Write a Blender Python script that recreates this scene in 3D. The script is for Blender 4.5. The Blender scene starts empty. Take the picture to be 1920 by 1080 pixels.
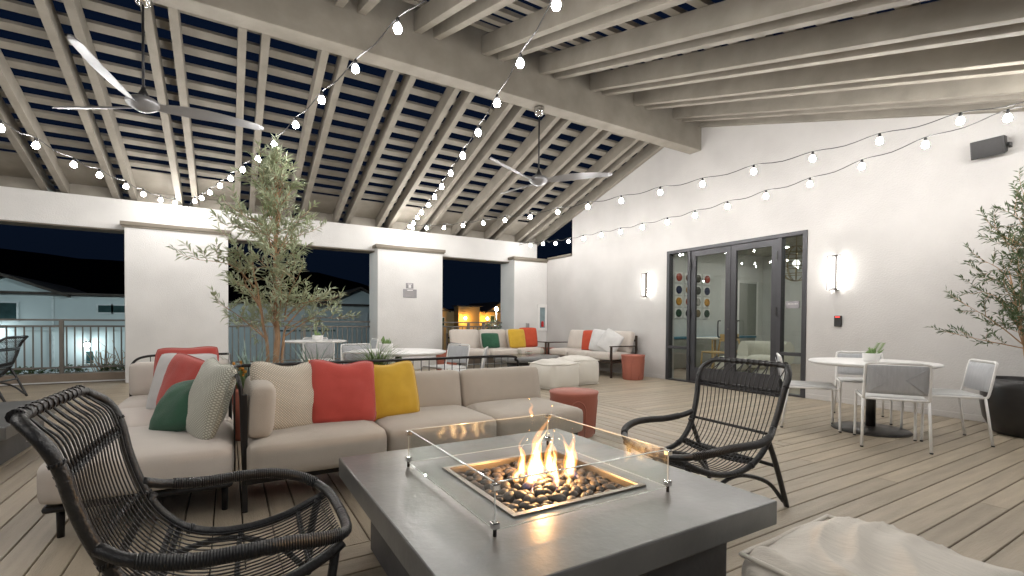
import bpy, math, random
from math import sin, cos, pi, radians, sqrt
from mathutils import Vector, Matrix, noise
rnd = random.Random(11)
sc = bpy.context.scene
COL = sc.collection
# ---------------------------------------------------------------- camera
cam_d = bpy.data.cameras.new('camera'); cam = bpy.data.objects.new('camera', cam_d); COL.objects.link(cam)
YAW, PIT, ROL = radians(30.928), radians(-.9186), radians(.3858)
_f = Vector((sin(YAW)*cos(PIT), cos(YAW)*cos(PIT), sin(PIT))); _r = Vector((cos(YAW), -sin(YAW), 0)); _u = _r.cross(_f)
_r2 = cos(ROL)*_r+sin(ROL)*_u; _u2 = -sin(ROL)*_r+cos(ROL)*_u
cam.matrix_world = Matrix(((_r2.x,_u2.x,-_f.x,0),(_r2.y,_u2.y,-_f.y,0),(_r2.z,_u2.z,-_f.z,1.07),(0,0,0,1)))
cam_d.sensor_width = 36; cam_d.lens = 887.49/1920*36; cam_d.shift_y = (618.74-540)/1920
cam_d.clip_start = .02; cam_d.clip_end = 2000
sc.camera = cam
# ---------------------------------------------------------------- night sky, moon, exposure
W = bpy.data.worlds.new('World'); sc.world = W; W.use_nodes = True
wn = W.node_tree; wbg = wn.nodes['Background']
sky = wn.nodes.new('ShaderNodeTexSky'); sky.sky_type = 'NISHITA'; sky.sun_disc = False
sky.sun_elevation = radians(-3.0); sky.sun_rotation = radians(250); sky.air_density = 1.6; sky.ozone_density = 4
tint = wn.nodes.new('ShaderNodeMix'); tint.data_type = 'RGBA'; tint.blend_type = 'MULTIPLY'; tint.inputs[0].default_value = 1
tint.inputs[7].default_value = (.55, .75, 1.0, 1)
wn.links.new(sky.outputs[0], tint.inputs[6]); 
navy = wn.nodes.new('ShaderNodeMix'); navy.data_type = 'RGBA'; navy.blend_type = 'ADD'; navy.inputs[0].default_value = 1
navy.inputs[7].default_value = (.016, .036, .085, 1)
wn.links.new(tint.outputs[2], navy.inputs[6]); wn.links.new(navy.outputs[2], wbg.inputs[0])
wbg.inputs[1].default_value = .1
moon_d = bpy.data.lights.new('moon', 'SUN'); moon_d.energy = .02; moon_d.angle = radians(.5); moon_d.color = (.7, .85, 1)
moon = bpy.data.objects.new('moon', moon_d); COL.objects.link(moon); moon.rotation_euler = (radians(50), 0, radians(-20))
sc.view_settings.view_transform = 'Standard'; sc.view_settings.look = 'None'
sc.view_settings.exposure = .36; sc.view_settings.gamma = 1; sc.view_settings.use_curve_mapping = False
sc.render.engine = 'CYCLES'
cy = sc.cycles
cy.use_denoising = True
try: cy.denoiser = 'OPENIMAGEDENOISE'
except Exception: pass
cy.use_light_tree = True; cy.sample_clamp_indirect = 6; cy.sample_clamp_direct = 0
cy.max_bounces = 8; cy.diffuse_bounces = 4; cy.glossy_bounces = 4; cy.transmission_bounces = 6; cy.transparent_max_bounces = 24; cy.volume_bounces = 0
cy.caustics_reflective = False; cy.caustics_refractive = False
BULB = 235.0
# ---------------------------------------------------------------- materials
M = {}
def mat(name, col, rough=.6, metal=0, var=.08, vscale=6, bump=0, bscale=60, stretch=(1,1,1), emis=None, estr=0, spec=.5, rand=0, detail=4, col2=None, sheen=0, coat=0):
    m = bpy.data.materials.new(name); m.use_nodes = True; nt = m.node_tree; b = nt.nodes['Principled BSDF']
    b.inputs['Roughness'].default_value = rough; b.inputs['Metallic'].default_value = metal
    b.inputs['Specular IOR Level'].default_value = spec
    if sheen: b.inputs['Sheen Weight'].default_value = sheen
    if coat: b.inputs['Coat Weight'].default_value = coat; b.inputs['Coat Roughness'].default_value = .15
    L = nt.links.new
    tc = nt.nodes.new('ShaderNodeTexCoord'); mp = nt.nodes.new('ShaderNodeMapping'); mp.inputs['Scale'].default_value = stretch
    oi = nt.nodes.new('ShaderNodeObjectInfo')
    L(tc.outputs['Object'], mp.inputs[0])
    sc_ = nt.nodes.new('ShaderNodeVectorMath'); sc_.operation = 'SCALE'; sc_.inputs[0].default_value = (37, 91, 53); L(oi.outputs['Random'], sc_.inputs['Scale'])
    ad = nt.nodes.new('ShaderNodeVectorMath'); ad.operation = 'ADD'; L(mp.outputs[0], ad.inputs[0]); L(sc_.outputs[0], ad.inputs[1])
    vec = ad.outputs[0]
    n = nt.nodes.new('ShaderNodeTexNoise'); n.inputs['Scale'].default_value = vscale; n.inputs['Detail'].default_value = detail; L(vec, n.inputs['Vector'])
    mx = nt.nodes.new('ShaderNodeMix'); mx.data_type = 'RGBA'
    c2 = col2 if col2 else tuple(max(0, c*(1-2.2*var)) for c in col)
    c1 = col if col2 else tuple(min(1, c*(1+var)) for c in col)
    mx.inputs[6].default_value = (*c1, 1); mx.inputs[7].default_value = (*c2, 1)
    rp = nt.nodes.new('ShaderNodeMapRange'); rp.inputs[1].default_value = .3; rp.inputs[2].default_value = .75; L(n.outputs['Fac'], rp.inputs[0]); L(rp.outputs[0], mx.inputs[0])
    out = mx.outputs[2]
    if rand:
        hs = nt.nodes.new('ShaderNodeHueSaturation'); mr = nt.nodes.new('ShaderNodeMapRange'); mr.inputs[3].default_value = 1-rand; mr.inputs[4].default_value = 1+rand
        L(oi.outputs['Random'], mr.inputs[0]); L(mr.outputs[0], hs.inputs['Value']); L(out, hs.inputs['Color']); out = hs.outputs[0]
    L(out, b.inputs['Base Color'])
    rr = nt.nodes.new('ShaderNodeMapRange'); rr.inputs[3].default_value = max(0, rough-.06); rr.inputs[4].default_value = min(1, rough+.08); L(n.outputs['Fac'], rr.inputs[0]); L(rr.outputs[0], b.inputs['Roughness'])
    if bump:
        n2 = nt.nodes.new('ShaderNodeTexNoise'); n2.inputs['Scale'].default_value = bscale; n2.inputs['Detail'].default_value = 3; L(vec, n2.inputs['Vector'])
        bp = nt.nodes.new('ShaderNodeBump'); bp.inputs['Strength'].default_value = bump; bp.inputs['Distance'].default_value = .01
        L(n2.outputs['Fac'], bp.inputs['Height']); L(bp.outputs[0], b.inputs['Normal'])
    if emis:
        b.inputs['Emission Color'].default_value = (*emis, 1); b.inputs['Emission Strength'].default_value = estr
    M[name] = m; return m
def weave(name, ca, cb, scale=160, rough=.85, diag=False, bump=.5, mixw=.5):
    m = bpy.data.materials.new(name); m.use_nodes = True; nt = m.node_tree; b = nt.nodes['Principled BSDF']; L = nt.links.new
    b.inputs['Roughness'].default_value = rough; b.inputs['Sheen Weight'].default_value = .2
    tc = nt.nodes.new('ShaderNodeTexCoord'); mp = nt.nodes.new('ShaderNodeMapping')
    if diag: mp.inputs['Rotation'].default_value = (0, radians(45), 0)
    L(tc.outputs['Object'], mp.inputs[0])
    ws = []
    for ax in ('X', 'Z'):
        w = nt.nodes.new('ShaderNodeTexWave'); w.bands_direction = ax; w.inputs['Scale'].default_value = scale/5.2; w.inputs['Distortion'].default_value = .6; L(mp.outputs[0], w.inputs[0]); ws.append(w)
    mu = nt.nodes.new('ShaderNodeMath'); mu.operation = 'MULTIPLY'; L(ws[0].outputs['Fac'], mu.inputs[0]); L(ws[1].outputs['Fac'], mu.inputs[1])
    mx = nt.nodes.new('ShaderNodeMix'); mx.data_type = 'RGBA'; mx.inputs[6].default_value = (*ca, 1); mx.inputs[7].default_value = (*cb, 1)
    rp = nt.nodes.new('ShaderNodeMapRange'); rp.inputs[1].default_value = .2; rp.inputs[2].default_value = .5; L(mu.outputs[0], rp.inputs[0]); L(rp.outputs[0], mx.inputs[0])
    L(mx.outputs[2], b.inputs['Base Color'])
    bp = nt.nodes.new('ShaderNodeBump'); bp.inputs['Strength'].default_value = bump; bp.inputs['Distance'].default_value = .004; L(mu.outputs[0], bp.inputs['Height']); L(bp.outputs[0], b.inputs['Normal'])
    M[name] = m; return m
def emit(name, col, s):
    m = bpy.data.materials.new(name); m.use_nodes = True; nt = m.node_tree; nt.nodes.remove(nt.nodes['Principled BSDF'])
    e = nt.nodes.new('ShaderNodeEmission'); e.inputs[0].default_value = (*col, 1); e.inputs[1].default_value = s
    nt.links.new(e.outputs[0], nt.nodes['Material Output'].inputs[0]); M[name] = m; return m
def thin_glass(name, tintc=(1,1,1), ior=1.5, boost=1.0):
    m = bpy.data.materials.new(name); m.use_nodes = True; nt = m.node_tree; nt.nodes.remove(nt.nodes['Principled BSDF']); L = nt.links.new
    t = nt.nodes.new('ShaderNodeBsdfTransparent'); t.inputs[0].default_value = (*tintc, 1)
    g = nt.nodes.new('ShaderNodeBsdfGlossy'); g.inputs['Roughness'].default_value = 0
    fr = nt.nodes.new('ShaderNodeFresnel'); ge = nt.nodes.new('ShaderNodeNewGeometry'); ir = nt.nodes.new('ShaderNodeMapRange')
    ir.inputs[3].default_value = ior; ir.inputs[4].default_value = 1/ior; L(ge.outputs['Backfacing'], ir.inputs[0]); L(ir.outputs[0], fr.inputs[0])
    mx = nt.nodes.new('ShaderNodeMixShader'); mu = nt.nodes.new('ShaderNodeMath'); mu.operation = 'MULTIPLY'; mu.inputs[1].default_value = boost; mu.use_clamp = True
    L(fr.outputs[0], mu.inputs[0]); L(mu.outputs[0], mx.inputs[0]); L(t.outputs[0], mx.inputs[1]); L(g.outputs[0], mx.inputs[2]); L(mx.outputs[0], nt.nodes['Material Output'].inputs[0])
    M[name] = m; return m
def flame_vol(name, col, s):
    m = bpy.data.materials.new(name); m.use_nodes = True; nt = m.node_tree; nt.nodes.remove(nt.nodes['Principled BSDF'])
    e = nt.nodes.new('ShaderNodeEmission'); e.inputs[0].default_value = (*col, 1); e.inputs[1].default_value = s
    nt.links.new(e.outputs[0], nt.nodes['Material Output'].inputs['Volume']); M[name] = m; return m

mat('stucco', (.70, .69, .675), .92, var=.04, vscale=1.8, bump=.45, bscale=60, detail=8)
mat('stucco_dimmed', (.56, .545, .53), .92, var=.045, vscale=1.6, bump=.5, bscale=55, detail=8)  # gable stucco, faintly rosier; its darker base colour stands in for weaker light
mat('trim', (.19, .165, .13), .7, var=.05, vscale=3, bump=.15, bscale=80)
mat('timber', (.275, .25, .21), .65, var=.09, vscale=3.5, bump=.2, bscale=30, stretch=(1,1,1), rand=.07)
mat('timber_dark', (.265, .243, .205), .7, var=.08, vscale=4, bump=.2, bscale=40, rand=.06)
mat('deck_x', (.40, .337, .252), .40, var=.09, vscale=2.2, bump=.35, bscale=26, stretch=(1, 9, 9), rand=.13, detail=8)
mat('deck_y', (.40, .337, .252), .40, var=.09, vscale=2.2, bump=.35, bscale=26, stretch=(9, 1, 9), rand=.13, detail=8)
mat('deck_under', (.02, .018, .015), .9)
mat('cushion', (.465, .415, .355), .9, var=.035, vscale=5, bump=.35, bscale=420, sheen=.2)
mat('cushion_pale', (.60, .545, .49), .9, var=.03, vscale=5, bump=.3, bscale=400, sheen=.2)
mat('linen', (.57, .53, .465), .95, var=.055, vscale=45, bump=.3, bscale=150, stretch=(5, .35, 1), sheen=.2, detail=3)
mat('canvas_white', (.66, .63, .57), .92, var=.015, vscale=5, bump=.12, bscale=240, sheen=.2)
mat('red_cloth', (.47, .06, .045), .85, var=.05, vscale=8, bump=.3, bscale=420, sheen=.25)
mat('red_cloth_far', (.50, .07, .03), .85, var=.05, vscale=8, bump=.3, bscale=420)
mat('yellow_cloth', (.60, .37, .03), .85, var=.05, vscale=8, bump=.3, bscale=420, sheen=.2)
mat('green_cloth', (.012, .085, .040), .8, var=.08, vscale=8, bump=.3, bscale=420, sheen=.2)
mat('pale_cloth', (.62, .61, .60), .88, var=.04, vscale=8, bump=.3, bscale=300)
weave('speckle_cloth', (.44, .39, .31), (.74, .68, .58), 150, diag=True)
weave('speckle_cloth_grey', (.34, .34, .28), (.70, .69, .61), 150, diag=True)
mat('black_metal', (.018, .017, .017), .42, metal=.3, var=.1, vscale=20)
mat('bronze_metal', (.045, .03, .022), .45, metal=.3, var=.1, vscale=20)
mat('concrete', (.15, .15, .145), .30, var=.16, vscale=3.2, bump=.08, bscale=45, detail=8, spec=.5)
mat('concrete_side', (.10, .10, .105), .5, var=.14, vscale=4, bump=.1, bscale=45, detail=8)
mat('steel', (.36, .33, .30), .42, metal=1, var=.05, vscale=20)
mat('chrome', (.75, .75, .75), .12, metal=1, var=.02)
mat('stone', (.085, .068, .056), .5, var=.25, vscale=9, bump=.12, bscale=60, rand=.45)
mat('rattan', (.017, .017, .018), .38, var=.25, vscale=40, bump=.35, bscale=90, spec=.6)
def wrapped(name, scale):
    m = mat(name, (.016, .016, .018), .45, var=.2, vscale=30); nt = m.node_tree; b = nt.nodes['Principled BSDF']
    w = nt.nodes.new('ShaderNodeTexWave'); w.bands_direction = 'Y'; w.inputs['Scale'].default_value = scale; w.inputs['Distortion'].default_value = 1.2; w.inputs['Detail'].default_value = 1
    tc = nt.nodes.new('ShaderNodeTexCoord'); nt.links.new(tc.outputs['Object'], w.inputs[0])
    bp = nt.nodes.new('ShaderNodeBump'); bp.inputs['Strength'].default_value = .9; bp.inputs['Distance'].default_value = .006
    nt.links.new(w.outputs['Fac'], bp.inputs['Height']); nt.links.new(bp.outputs[0], b.inputs['Normal'])
    return m
wrapped('rattan_wrap', 42)
mat('terracotta', (.40, .135, .095), .6, var=.06, vscale=5, bump=.1, bscale=60)
mat('white_paint', (.78, .77, .75), .4, var=.02, vscale=6)
mat('sling', (.46, .47, .49), .8, var=.05, vscale=10, bump=.4, bscale=300, stretch=(6,1,1))
mat('sling_seat', (.62, .62, .61), .8, var=.04, vscale=10, bump=.3, bscale=300)
mat('pot_black', (.022, .020, .019), .35, var=.15, vscale=6)
mat('soil', (.05, .032, .02), .95, var=.3, vscale=30, bump=.8, bscale=60)
mat('bark', (.42, .265, .155), .8, var=.2, vscale=10, bump=.5, bscale=40, stretch=(1,1,.25))
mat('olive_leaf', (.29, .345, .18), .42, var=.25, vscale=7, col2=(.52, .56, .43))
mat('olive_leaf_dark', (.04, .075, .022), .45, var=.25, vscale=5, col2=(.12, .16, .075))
mat('agave', (.20, .30, .25), .5, var=.2, vscale=5, col2=(.40, .50, .45))
mat('grass_blade', (.10, .19, .03), .5, var=.3, vscale=6, col2=(.20, .27, .12))
mat('succulent', (.13, .26, .07), .5, var=.2, vscale=20, col2=(.28, .36, .16))
mat('orange_flower', (.55, .24, .03), .7, var=.2, vscale=20)
mat('fan_blade', (.30, .30, .31), .38, metal=.5, var=.04, vscale=4)
mat('fan_rod', (.03, .03, .032), .4, metal=.5)
mat('door_frame', (.055, .055, .06), .45, metal=.4, var=.06, vscale=4)
thin_glass('glass', (.94, .965, .95), 1.5, 1.0)
thin_glass('guard_glass', (.97, .985, .975), 1.5, 1.1)
mat('glass_edge', (.62, .65, .62), .12, var=.05)
mat('rail_metal', (.17, .155, .135), .5, metal=.2, var=.06)
mat('curb', (.25, .20, .155), .85, var=.08, vscale=4, bump=.2)
mat('plate_grey', (.27, .26, .27), .45, metal=.3, var=.05)
mat('plate_text', (.72, .70, .70), .5)
mat('plastic_black', (.02, .02, .02), .4)
mat('plastic_grey', (.35, .33, .31), .5)
mat('reader_red', (.3, .02, .02), .4, emis=(1, .1, .08), estr=1.2)
mat('ext_red', (.55, .02, .02), .35)
mat('ext_glass', (.24, .32, .34), .15, var=.1)
mat('cord', (.02, .02, .02), .6)
emit('bulb_light', (1, .97, .935), BULB)
emit('sconce_light', (1, .97, .92), 60)
emit('sconce_face', (1, .97, .92), 1.6)
emit('cool_lamp', (.78, .97, 1), 75)
emit('post_lamp', (.78, .92, 1), 900)
emit('fill_lamp', (.74, .96, 1), 560)  # glow of the two added lamps that brighten the house fronts
emit('orange_lamp', (1, .55, .12), 170)
emit('room_lamp', (1, .99, .93), 180)
mat('pendant_gold', (.30, .24, .14), .35, metal=.8)
flame_vol('flame_outer', (1, .40, .08), 26)
flame_vol('flame_inner', (1, .70, .32), 95)
flame_vol('flame_blue', (.25, .30, 1), 5)
mat('house_wall', (.62, .66, .66), .9, var=.02, vscale=1, bump=.1, bscale=30)
mat('house_wall_ochre', (.62, .42, .2), .9, var=.05, vscale=1)
mat('roof_tile', (.08, .06, .05), .85, var=.2, vscale=4)
mat('window_dark', (.05, .09, .09), .12, var=.2, vscale=2)
mat('window_frame', (.7, .72, .72), .6)
mat('ground', (.04, .042, .035), .95, var=.3, vscale=.5)
mat('hillside', (.012, .012, .012), 1.0, spec=0)
mat('room_paint', (.60, .61, .585), .85, var=.02)
mat('room_grey', (.26, .27, .24), .85, var=.02)
mat('room_floor', (.36, .30, .24), .6, var=.1, vscale=2)
mat('room_ceiling', (.42, .42, .36), .9)
mat('wood_yellow', (.55, .36, .12), .5, var=.12, vscale=6, stretch=(1,1,6))
mat('cream_leather', (.62, .60, .52), .6, var=.03)
mat('teal', (.03, .16, .24), .5)
ART = [(.40,.06,.03),(.02,.03,.08),(.55,.28,.04),(.02,.06,.03),(.10,.03,.02),(.45,.24,.05),(.38,.10,.05),(.02,.02,.02),(.09,.09,.07),(.10,.10,.09),(.42,.40,.36),(.22,.17,.10)]
for i, c in enumerate(ART): mat('disc_%d' % i, c, .6, var=.25, vscale=18)
# ---------------------------------------------------------------- mesh helpers
class MB:
    def __init__(s): s.v = []; s.f = []; s.sm = []
    def add(s, vs, fs, smooth=False):
        o = len(s.v); s.v += [tuple(p) for p in vs]; s.f += [tuple(i+o for i in f) for f in fs]; s.sm += [smooth]*len(fs); return s
    def box(s, a, b, mtx=None):
        x0,y0,z0 = a; x1,y1,z1 = b
        vs = [Vector(p) for p in ((x0,y0,z0),(x1,y0,z0),(x1,y1,z0),(x0,y1,z0),(x0,y0,z1),(x1,y0,z1),(x1,y1,z1),(x0,y1,z1))]
        if mtx: vs = [mtx @ p for p in vs]
        return s.add(vs, [(0,3,2,1),(4,5,6,7),(0,1,5,4),(1,2,6,5),(2,3,7,6),(3,0,4,7)])
    def prism(s, poly, axis, a, b):
        # poly: list of 2-D points in the two other axes (in x,y,z order), extruded from a to b along axis
        n = len(poly)
        def P(p, w):
            return {'x': (w, p[0], p[1]), 'y': (p[0], w, p[1]), 'z': (p[0], p[1], w)}[axis]
        vs = [P(p, a) for p in poly]+[P(p, b) for p in poly]
        return s.add(vs, [tuple(range(n-1, -1, -1)), tuple(range(n, 2*n))]+[(i, (i+1) % n, n+(i+1) % n, n+i) for i in range(n)])
    def tube(s, pts, r, n=8, closed=False, cap=True, flat=1.0):
        pts = [Vector(p) for p in pts]; N = len(pts)
        rs = r if isinstance(r, (list, tuple)) else [r]*N
        T = []
        for i in range(N):
            a = pts[(i-1) % N] if (closed or i > 0) else pts[i]; b = pts[(i+1) % N] if (closed or i < N-1) else pts[i]
            t = (b-a); T.append(t.normalized() if t.length > 1e-9 else Vector((0,0,1)))
        up = Vector((0,0,1)) if abs(T[0].z) < .9 else Vector((1,0,0))
        x = T[0].cross(up).normalized(); vs = []
        for i in range(N):
            x = (x-T[i]*x.dot(T[i])); x = x.normalized() if x.length > 1e-6 else T[i].orthogonal().normalized()
            y = T[i].cross(x)
            for k in range(n):
                a = 2*pi*k/n; vs.append(pts[i]+rs[i]*(cos(a)*x+sin(a)*flat*y))
        fs = []
        for i in range(N if closed else N-1):
            j = (i+1) % N
            for k in range(n): fs.append((i*n+k, i*n+(k+1) % n, j*n+(k+1) % n, j*n+k))
        s.add(vs, fs, True)
        if cap and not closed:
            o = len(s.v)-len(vs); s.f += [tuple(o+k for k in range(n-1, -1, -1)), tuple(o+(N-1)*n+k for k in range(n))]; s.sm += [False, False]
        return s
    def lathe(s, prof, n=24, c=(0,0,0), smooth=True, sx=1, sy=1):
        vs = []; m = len(prof)
        for r, z in prof:
            for k in range(n):
                a = 2*pi*k/n; vs.append((c[0]+r*cos(a)*sx, c[1]+r*sin(a)*sy, c[2]+z))
        fs = [(i*n+k, i*n+(k+1) % n, (i+1)*n+(k+1) % n, (i+1)*n+k) for i in range(m-1) for k in range(n)]
        s.add(vs, fs, smooth); o = len(s.v)-len(vs)
        s.f += [tuple(o+k for k in range(n-1, -1, -1)), tuple(o+(m-1)*n+k for k in range(n))]; s.sm += [False, False]
        return s
    def rbox(s, size, r=.04, bulge=(0,0,0), n=7, c=(0,0,0), mtx=None, wrinkle=0, seed=0, folds=0):
        # rounded soft box; size = full sizes; bulge = extra swell along each axis
        h = [d/2 for d in size]; r = min(r, min(h)*.98); vs = []; idx = {}; fs = []
        def param(i):
            t = -1+2*i/n; return t
        ring = {}
        def vert(p):
            k = tuple(round(q, 6) for q in p)
            if k in idx: return idx[k]
            # p in [-1,1]^3: spread samples toward the edges
            q = [math.copysign(abs(t)**.72, t) for t in p]
            w = Vector((q[0]*h[0], q[1]*h[1], q[2]*h[2]))
            inn = Vector([max(-(h[a]-r), min(h[a]-r, w[a])) for a in range(3)]); d = w-inn
            if d.length > 1e-9: w = inn+d.normalized()*r
            u = [w[a]/h[a] for a in range(3)]
            for a in range(3):
                b1, b2 = (a+1) % 3, (a+2) % 3
                w[a] += bulge[a]*u[a]*(1-min(1, u[b1]**2))*(1-min(1, u[b2]**2))
            if wrinkle:
                nz = noise.noise(Vector((w.x*5+seed, w.y*5, w.z*5)))+.45*noise.noise(Vector((w.x*11, w.y*6+seed, w.z*8)))
                w += Vector((u[0]*.3, u[1]*.3, u[2]))*nz*wrinkle
            if folds:
                wx = w.x+.35*noise.noise(Vector((w.x*2.2, w.y*2.2, seed+5))); wy = w.y+.35*noise.noise(Vector((w.x*2.2+9, w.y*2.2, seed)))
                rg = 1-abs(noise.noise(Vector((wx*4.2+seed, wy*2.0, .3))))*2.2; rg2 = 1-abs(noise.noise(Vector((wx*2.4+7, wy*6.5+seed, 1.3))))*2.2
                ee = max(0, 1-max(abs(u[0]), abs(u[1]))**10)
                w.z += folds*(max(0, rg)**2+.6*max(0, rg2)**2-.5)*max(0, u[2])**2*ee
            if mtx: w = mtx @ w
            vs.append((w[0]+c[0], w[1]+c[1], w[2]+c[2])); idx[k] = len(vs)-1; return idx[k]
        for ax in range(3):
            for sg in (-1, 1):
                for i in range(n):
                    for j in range(n):
                        q = []
                        for (a, b) in ((i, j), (i+1, j), (i+1, j+1), (i, j+1)):
                            p = [0, 0, 0]; p[ax] = sg; p[(ax+1) % 3] = param(a); p[(ax+2) % 3] = param(b); q.append(vert(p))
                        fs.append(tuple(q) if sg > 0 else tuple(reversed(q)))
        return s.add(vs, fs, True)
    def build(s, name, m, parent=None, bevel=0, kind=None, label=None):
        me = bpy.data.meshes.new(name); me.from_pydata(s.v, [], s.f); me.polygons.foreach_set('use_smooth', s.sm)
        me.materials.append(M[m] if isinstance(m, str) else m); me.update()
        return link(name, me, parent, bevel, kind, label)
def link(name, me, parent=None, bevel=0, kind=None, label=None):
    o = bpy.data.objects.new(name, me); COL.objects.link(o)
    if parent: o.parent = parent
    if bevel:
        b = o.modifiers.new('bevel', 'BEVEL'); b.width = bevel; b.segments = 2; b.limit_method = 'ANGLE'; b.angle_limit = radians(40)
    if kind: o['kind'] = kind
    if label: o['label'] = label
    return o
def thing(name, label, cat, loc=(0,0,0), rz=0, group=None, parent=None):
    o = bpy.data.objects.new(name, None); COL.objects.link(o); o.location = loc; o.rotation_euler = (0, 0, rz); o.empty_display_size = .1
    tag(o, label, cat, group); return o
def tag(o, label, cat, group=None):
    o['label'] = label; o['category'] = cat
    if group: o['group'] = group
    return o
def dup(o, parent=None, loc=None, rz=None, label=None, group=None):
    c = o.copy(); COL.objects.link(c)
    if parent: c.parent = parent
    if loc is not None: c.location = loc
    if rz is not None: c.rotation_euler = (0, 0, rz)
    if label: c['label'] = label
    if group: c['group'] = group
    for ch in list(o.children): dup(ch, c)
    return c
def spline(P, n=8, closed=False):
    P = [Vector(p) for p in P]; N = len(P); out = []
    rng = range(N if closed else N-1)
    for i in rng:
        p0 = P[(i-1) % N] if (closed or i > 0) else P[0]*2-P[1]; p1 = P[i]; p2 = P[(i+1) % N]; p3 = P[(i+2) % N] if (closed or i < N-2) else P[-1]*2-P[-2]
        for k in range(n):
            t = k/n; out.append(.5*((2*p1)+(p2-p0)*t+(2*p0-5*p1+4*p2-p3)*t*t+(-p0+3*p1-3*p2+p3)*t**3))
    if not closed: out.append(P[-1])
    return out
def box1(name, a, b, m, parent=None, bevel=0, **k): return MB().box(a, b).build(name, m, parent, bevel, **k)
XR = 7.18          # face of the right wall
YC = 10.2          # face of the back columns
YH = 10.45         # face of the back header
# ---------------------------------------------------------------- ground, hills
g = MB().add([(-900,-900,-3.2),(900,-900,-3.2),(900,900,-3.2),(-900,900,-3.2)], [(0,1,2,3)]).build('ground', 'ground', kind='structure')
hb = MB(); n = 60; vs = []
for i in range(n+1):
    x = -260+620*i/n; hgt = 26-15*min(1, max(0, (x-35)/75))+5*noise.noise(Vector((x*.016, 3.3, 0)))+2*noise.noise(Vector((x*.06, 1.3, 0)))
    vs += [(x, 240, -4), (x, 262, hgt), (x, 300, -4)]
hb.add(vs, [f for i in range(n) for f in ((i*3, i*3+3, i*3+4, i*3+1), (i*3+1, i*3+4, i*3+5, i*3+2))], True).build('hills', 'hillside', kind='structure')
# ---------------------------------------------------------------- deck
deck = box1('deck', (-6.5, -1.9, -.30), (XR, 10.68, -.035), 'deck_under', kind='structure')
BW, GAP = .133, .007
def plank_mesh(L, along):
    w = BW-GAP; t = .028; c = .003
    prof = [(-w/2, -t), (w/2, -t), (w/2, -c), (w/2-c, 0), (-w/2+c, 0), (-w/2, -c)]
    mb = MB()
    mb.prism([(p[0], p[1]) for p in prof], along, 0, L)
    me = bpy.data.meshes.new('plank'); me.from_pydata(mb.v, [], mb.f); me.materials.append(M['deck_'+along]); me.update(); return me
_pm = {}
def plank(x, y, L, along):
    key = (round(L, 2), along)
    if key not in _pm: _pm[key] = plank_mesh(L, along)
    o = link('plank', _pm[key], deck); o.location = (x, y, 0)
Y0, Y1, X1 = 2.32, 7.64, 4.25
i = 0
y = .724+BW/2-BW*20
while y+BW/2 < Y0+.001:                                   # boards running along x, near the camera
    sp = [1.2, 3.9, 2.4, .2][i % 4]
    plank(-6.5, y, 6.5+sp-.004, 'x'); plank(sp, y, XR-sp-.002, 'x'); y += BW; i += 1
yA = y-BW/2
x = .062+BW/2-BW*49
while x+BW/2 < X1+.07:                                    # boards running along y, under the sofas
    plank(x, yA, Y1-yA, 'y'); x += BW
xA = x-BW/2
while y+BW/2 < 10.69:
    if y < Y1: plank(xA, y, XR-xA-.002, 'x')
    else: plank(-6.5, y+.02, XR+6.5-.002, 'x')
    y += BW
# ---------------------------------------------------------------- right wall with gable
RS = .305
def zl(Y): return 4.62-RS*(Y-5.76)         # underside of rafters, back slope
def zr(Y): return 4.53-RS*(5.51-Y)         # underside of rafters, near slope
wall = thing('gable_wall', 'tall white stucco gable wall with the glass doors in it', 'wall', (XR, 5, 0))
mb = MB(); T = .22
DY0, DY1, DZ = 3.69, 6.245, 2.44
def P(y, z): return (y-5, z)
up = .30
mb.prism([P(DY1,0), P(10.9,0), P(10.9,2.70), P(9.16,2.70), P(9.16,zl(9.16)+up), P(DY1,zl(DY1)+up)], 'x', 0, T)
mb.prism([P(DY0,DZ), P(DY1,DZ), P(DY1,zl(DY1)+up), P(5.63,4.9), P(DY0,zr(DY0)+up)], 'x', 0, T)
mb.prism([P(-1.9,0), P(DY0,0), P(DY0,zr(DY0)+up), P(-1.9,zr(-1.9)+up)], 'x', 0, T)
mb.build('wall_face', 'stucco_dimmed', wall)
box1('base_strip', (-.012, -6.9, .001), (.001, DY0-5.01, .07), 'stucco_dimmed', wall, .003)
box1('base_strip', (-.012, DY1-4.99, .001), (.001, YC-5, .07), 'stucco_dimmed', wall, .003)
# ---------------------------------------------------------------- columns, header, curb
def column(x0, x1, label):
    c = thing('column', label, 'column', ((x0+x1)/2, YC+.35, 0), 0, 'white columns of the back wall'); w = (x1-x0)/2
    box1('shaft', (-w, -.35, 0), (w, .35, 2.66), 'stucco', c, .012)
    return c
c0 = column(-5.75, -4.2, 'white stucco column left of the wide open bay')
c1 = column(-1.50, 0.0, 'broad white column behind the corner sofa and olive tree')
c2 = column(2.745, 4.24, 'white stucco column with two small grey signs on it')
c3 = column(6.17, XR-.002, 'white corner column with the fire extinguisher cabinet')
def cap(c, x0, x1, left=True, right=True):
    mid = (x0+x1)/2; e = .05
    a = x0-(e if left else 0)-mid; b = x1+(e if right else 0)-mid
    box1('cap', (a, -.35-e, 2.663), (b, .25-.003, 2.725), 'trim', c, .004)
    box1('cap_lip', (a+.02, -.35-.03, 2.628), (b-.02, -.352, 2.662), 'trim', c, .004)
cap(c0, -5.75, -4.2); cap(c1, -1.5, 0); cap(c2, 2.745, 4.24); cap(c3, 6.17, XR-.002, right=False)
lt = box1('notch_ledge', (-.05, 9.16-5+.002, 2.702), (.22, YC-5-.056, 2.725+.03), 'trim', wall, .004)
hd = thing('header_beam', 'long white stucco header spanning the open bays of the back wall', 'header', (1, YH, 2.6))
box1('header_face', (-7.5, 0, .02), (6.02, .40, .54), 'stucco', hd, .008)
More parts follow.
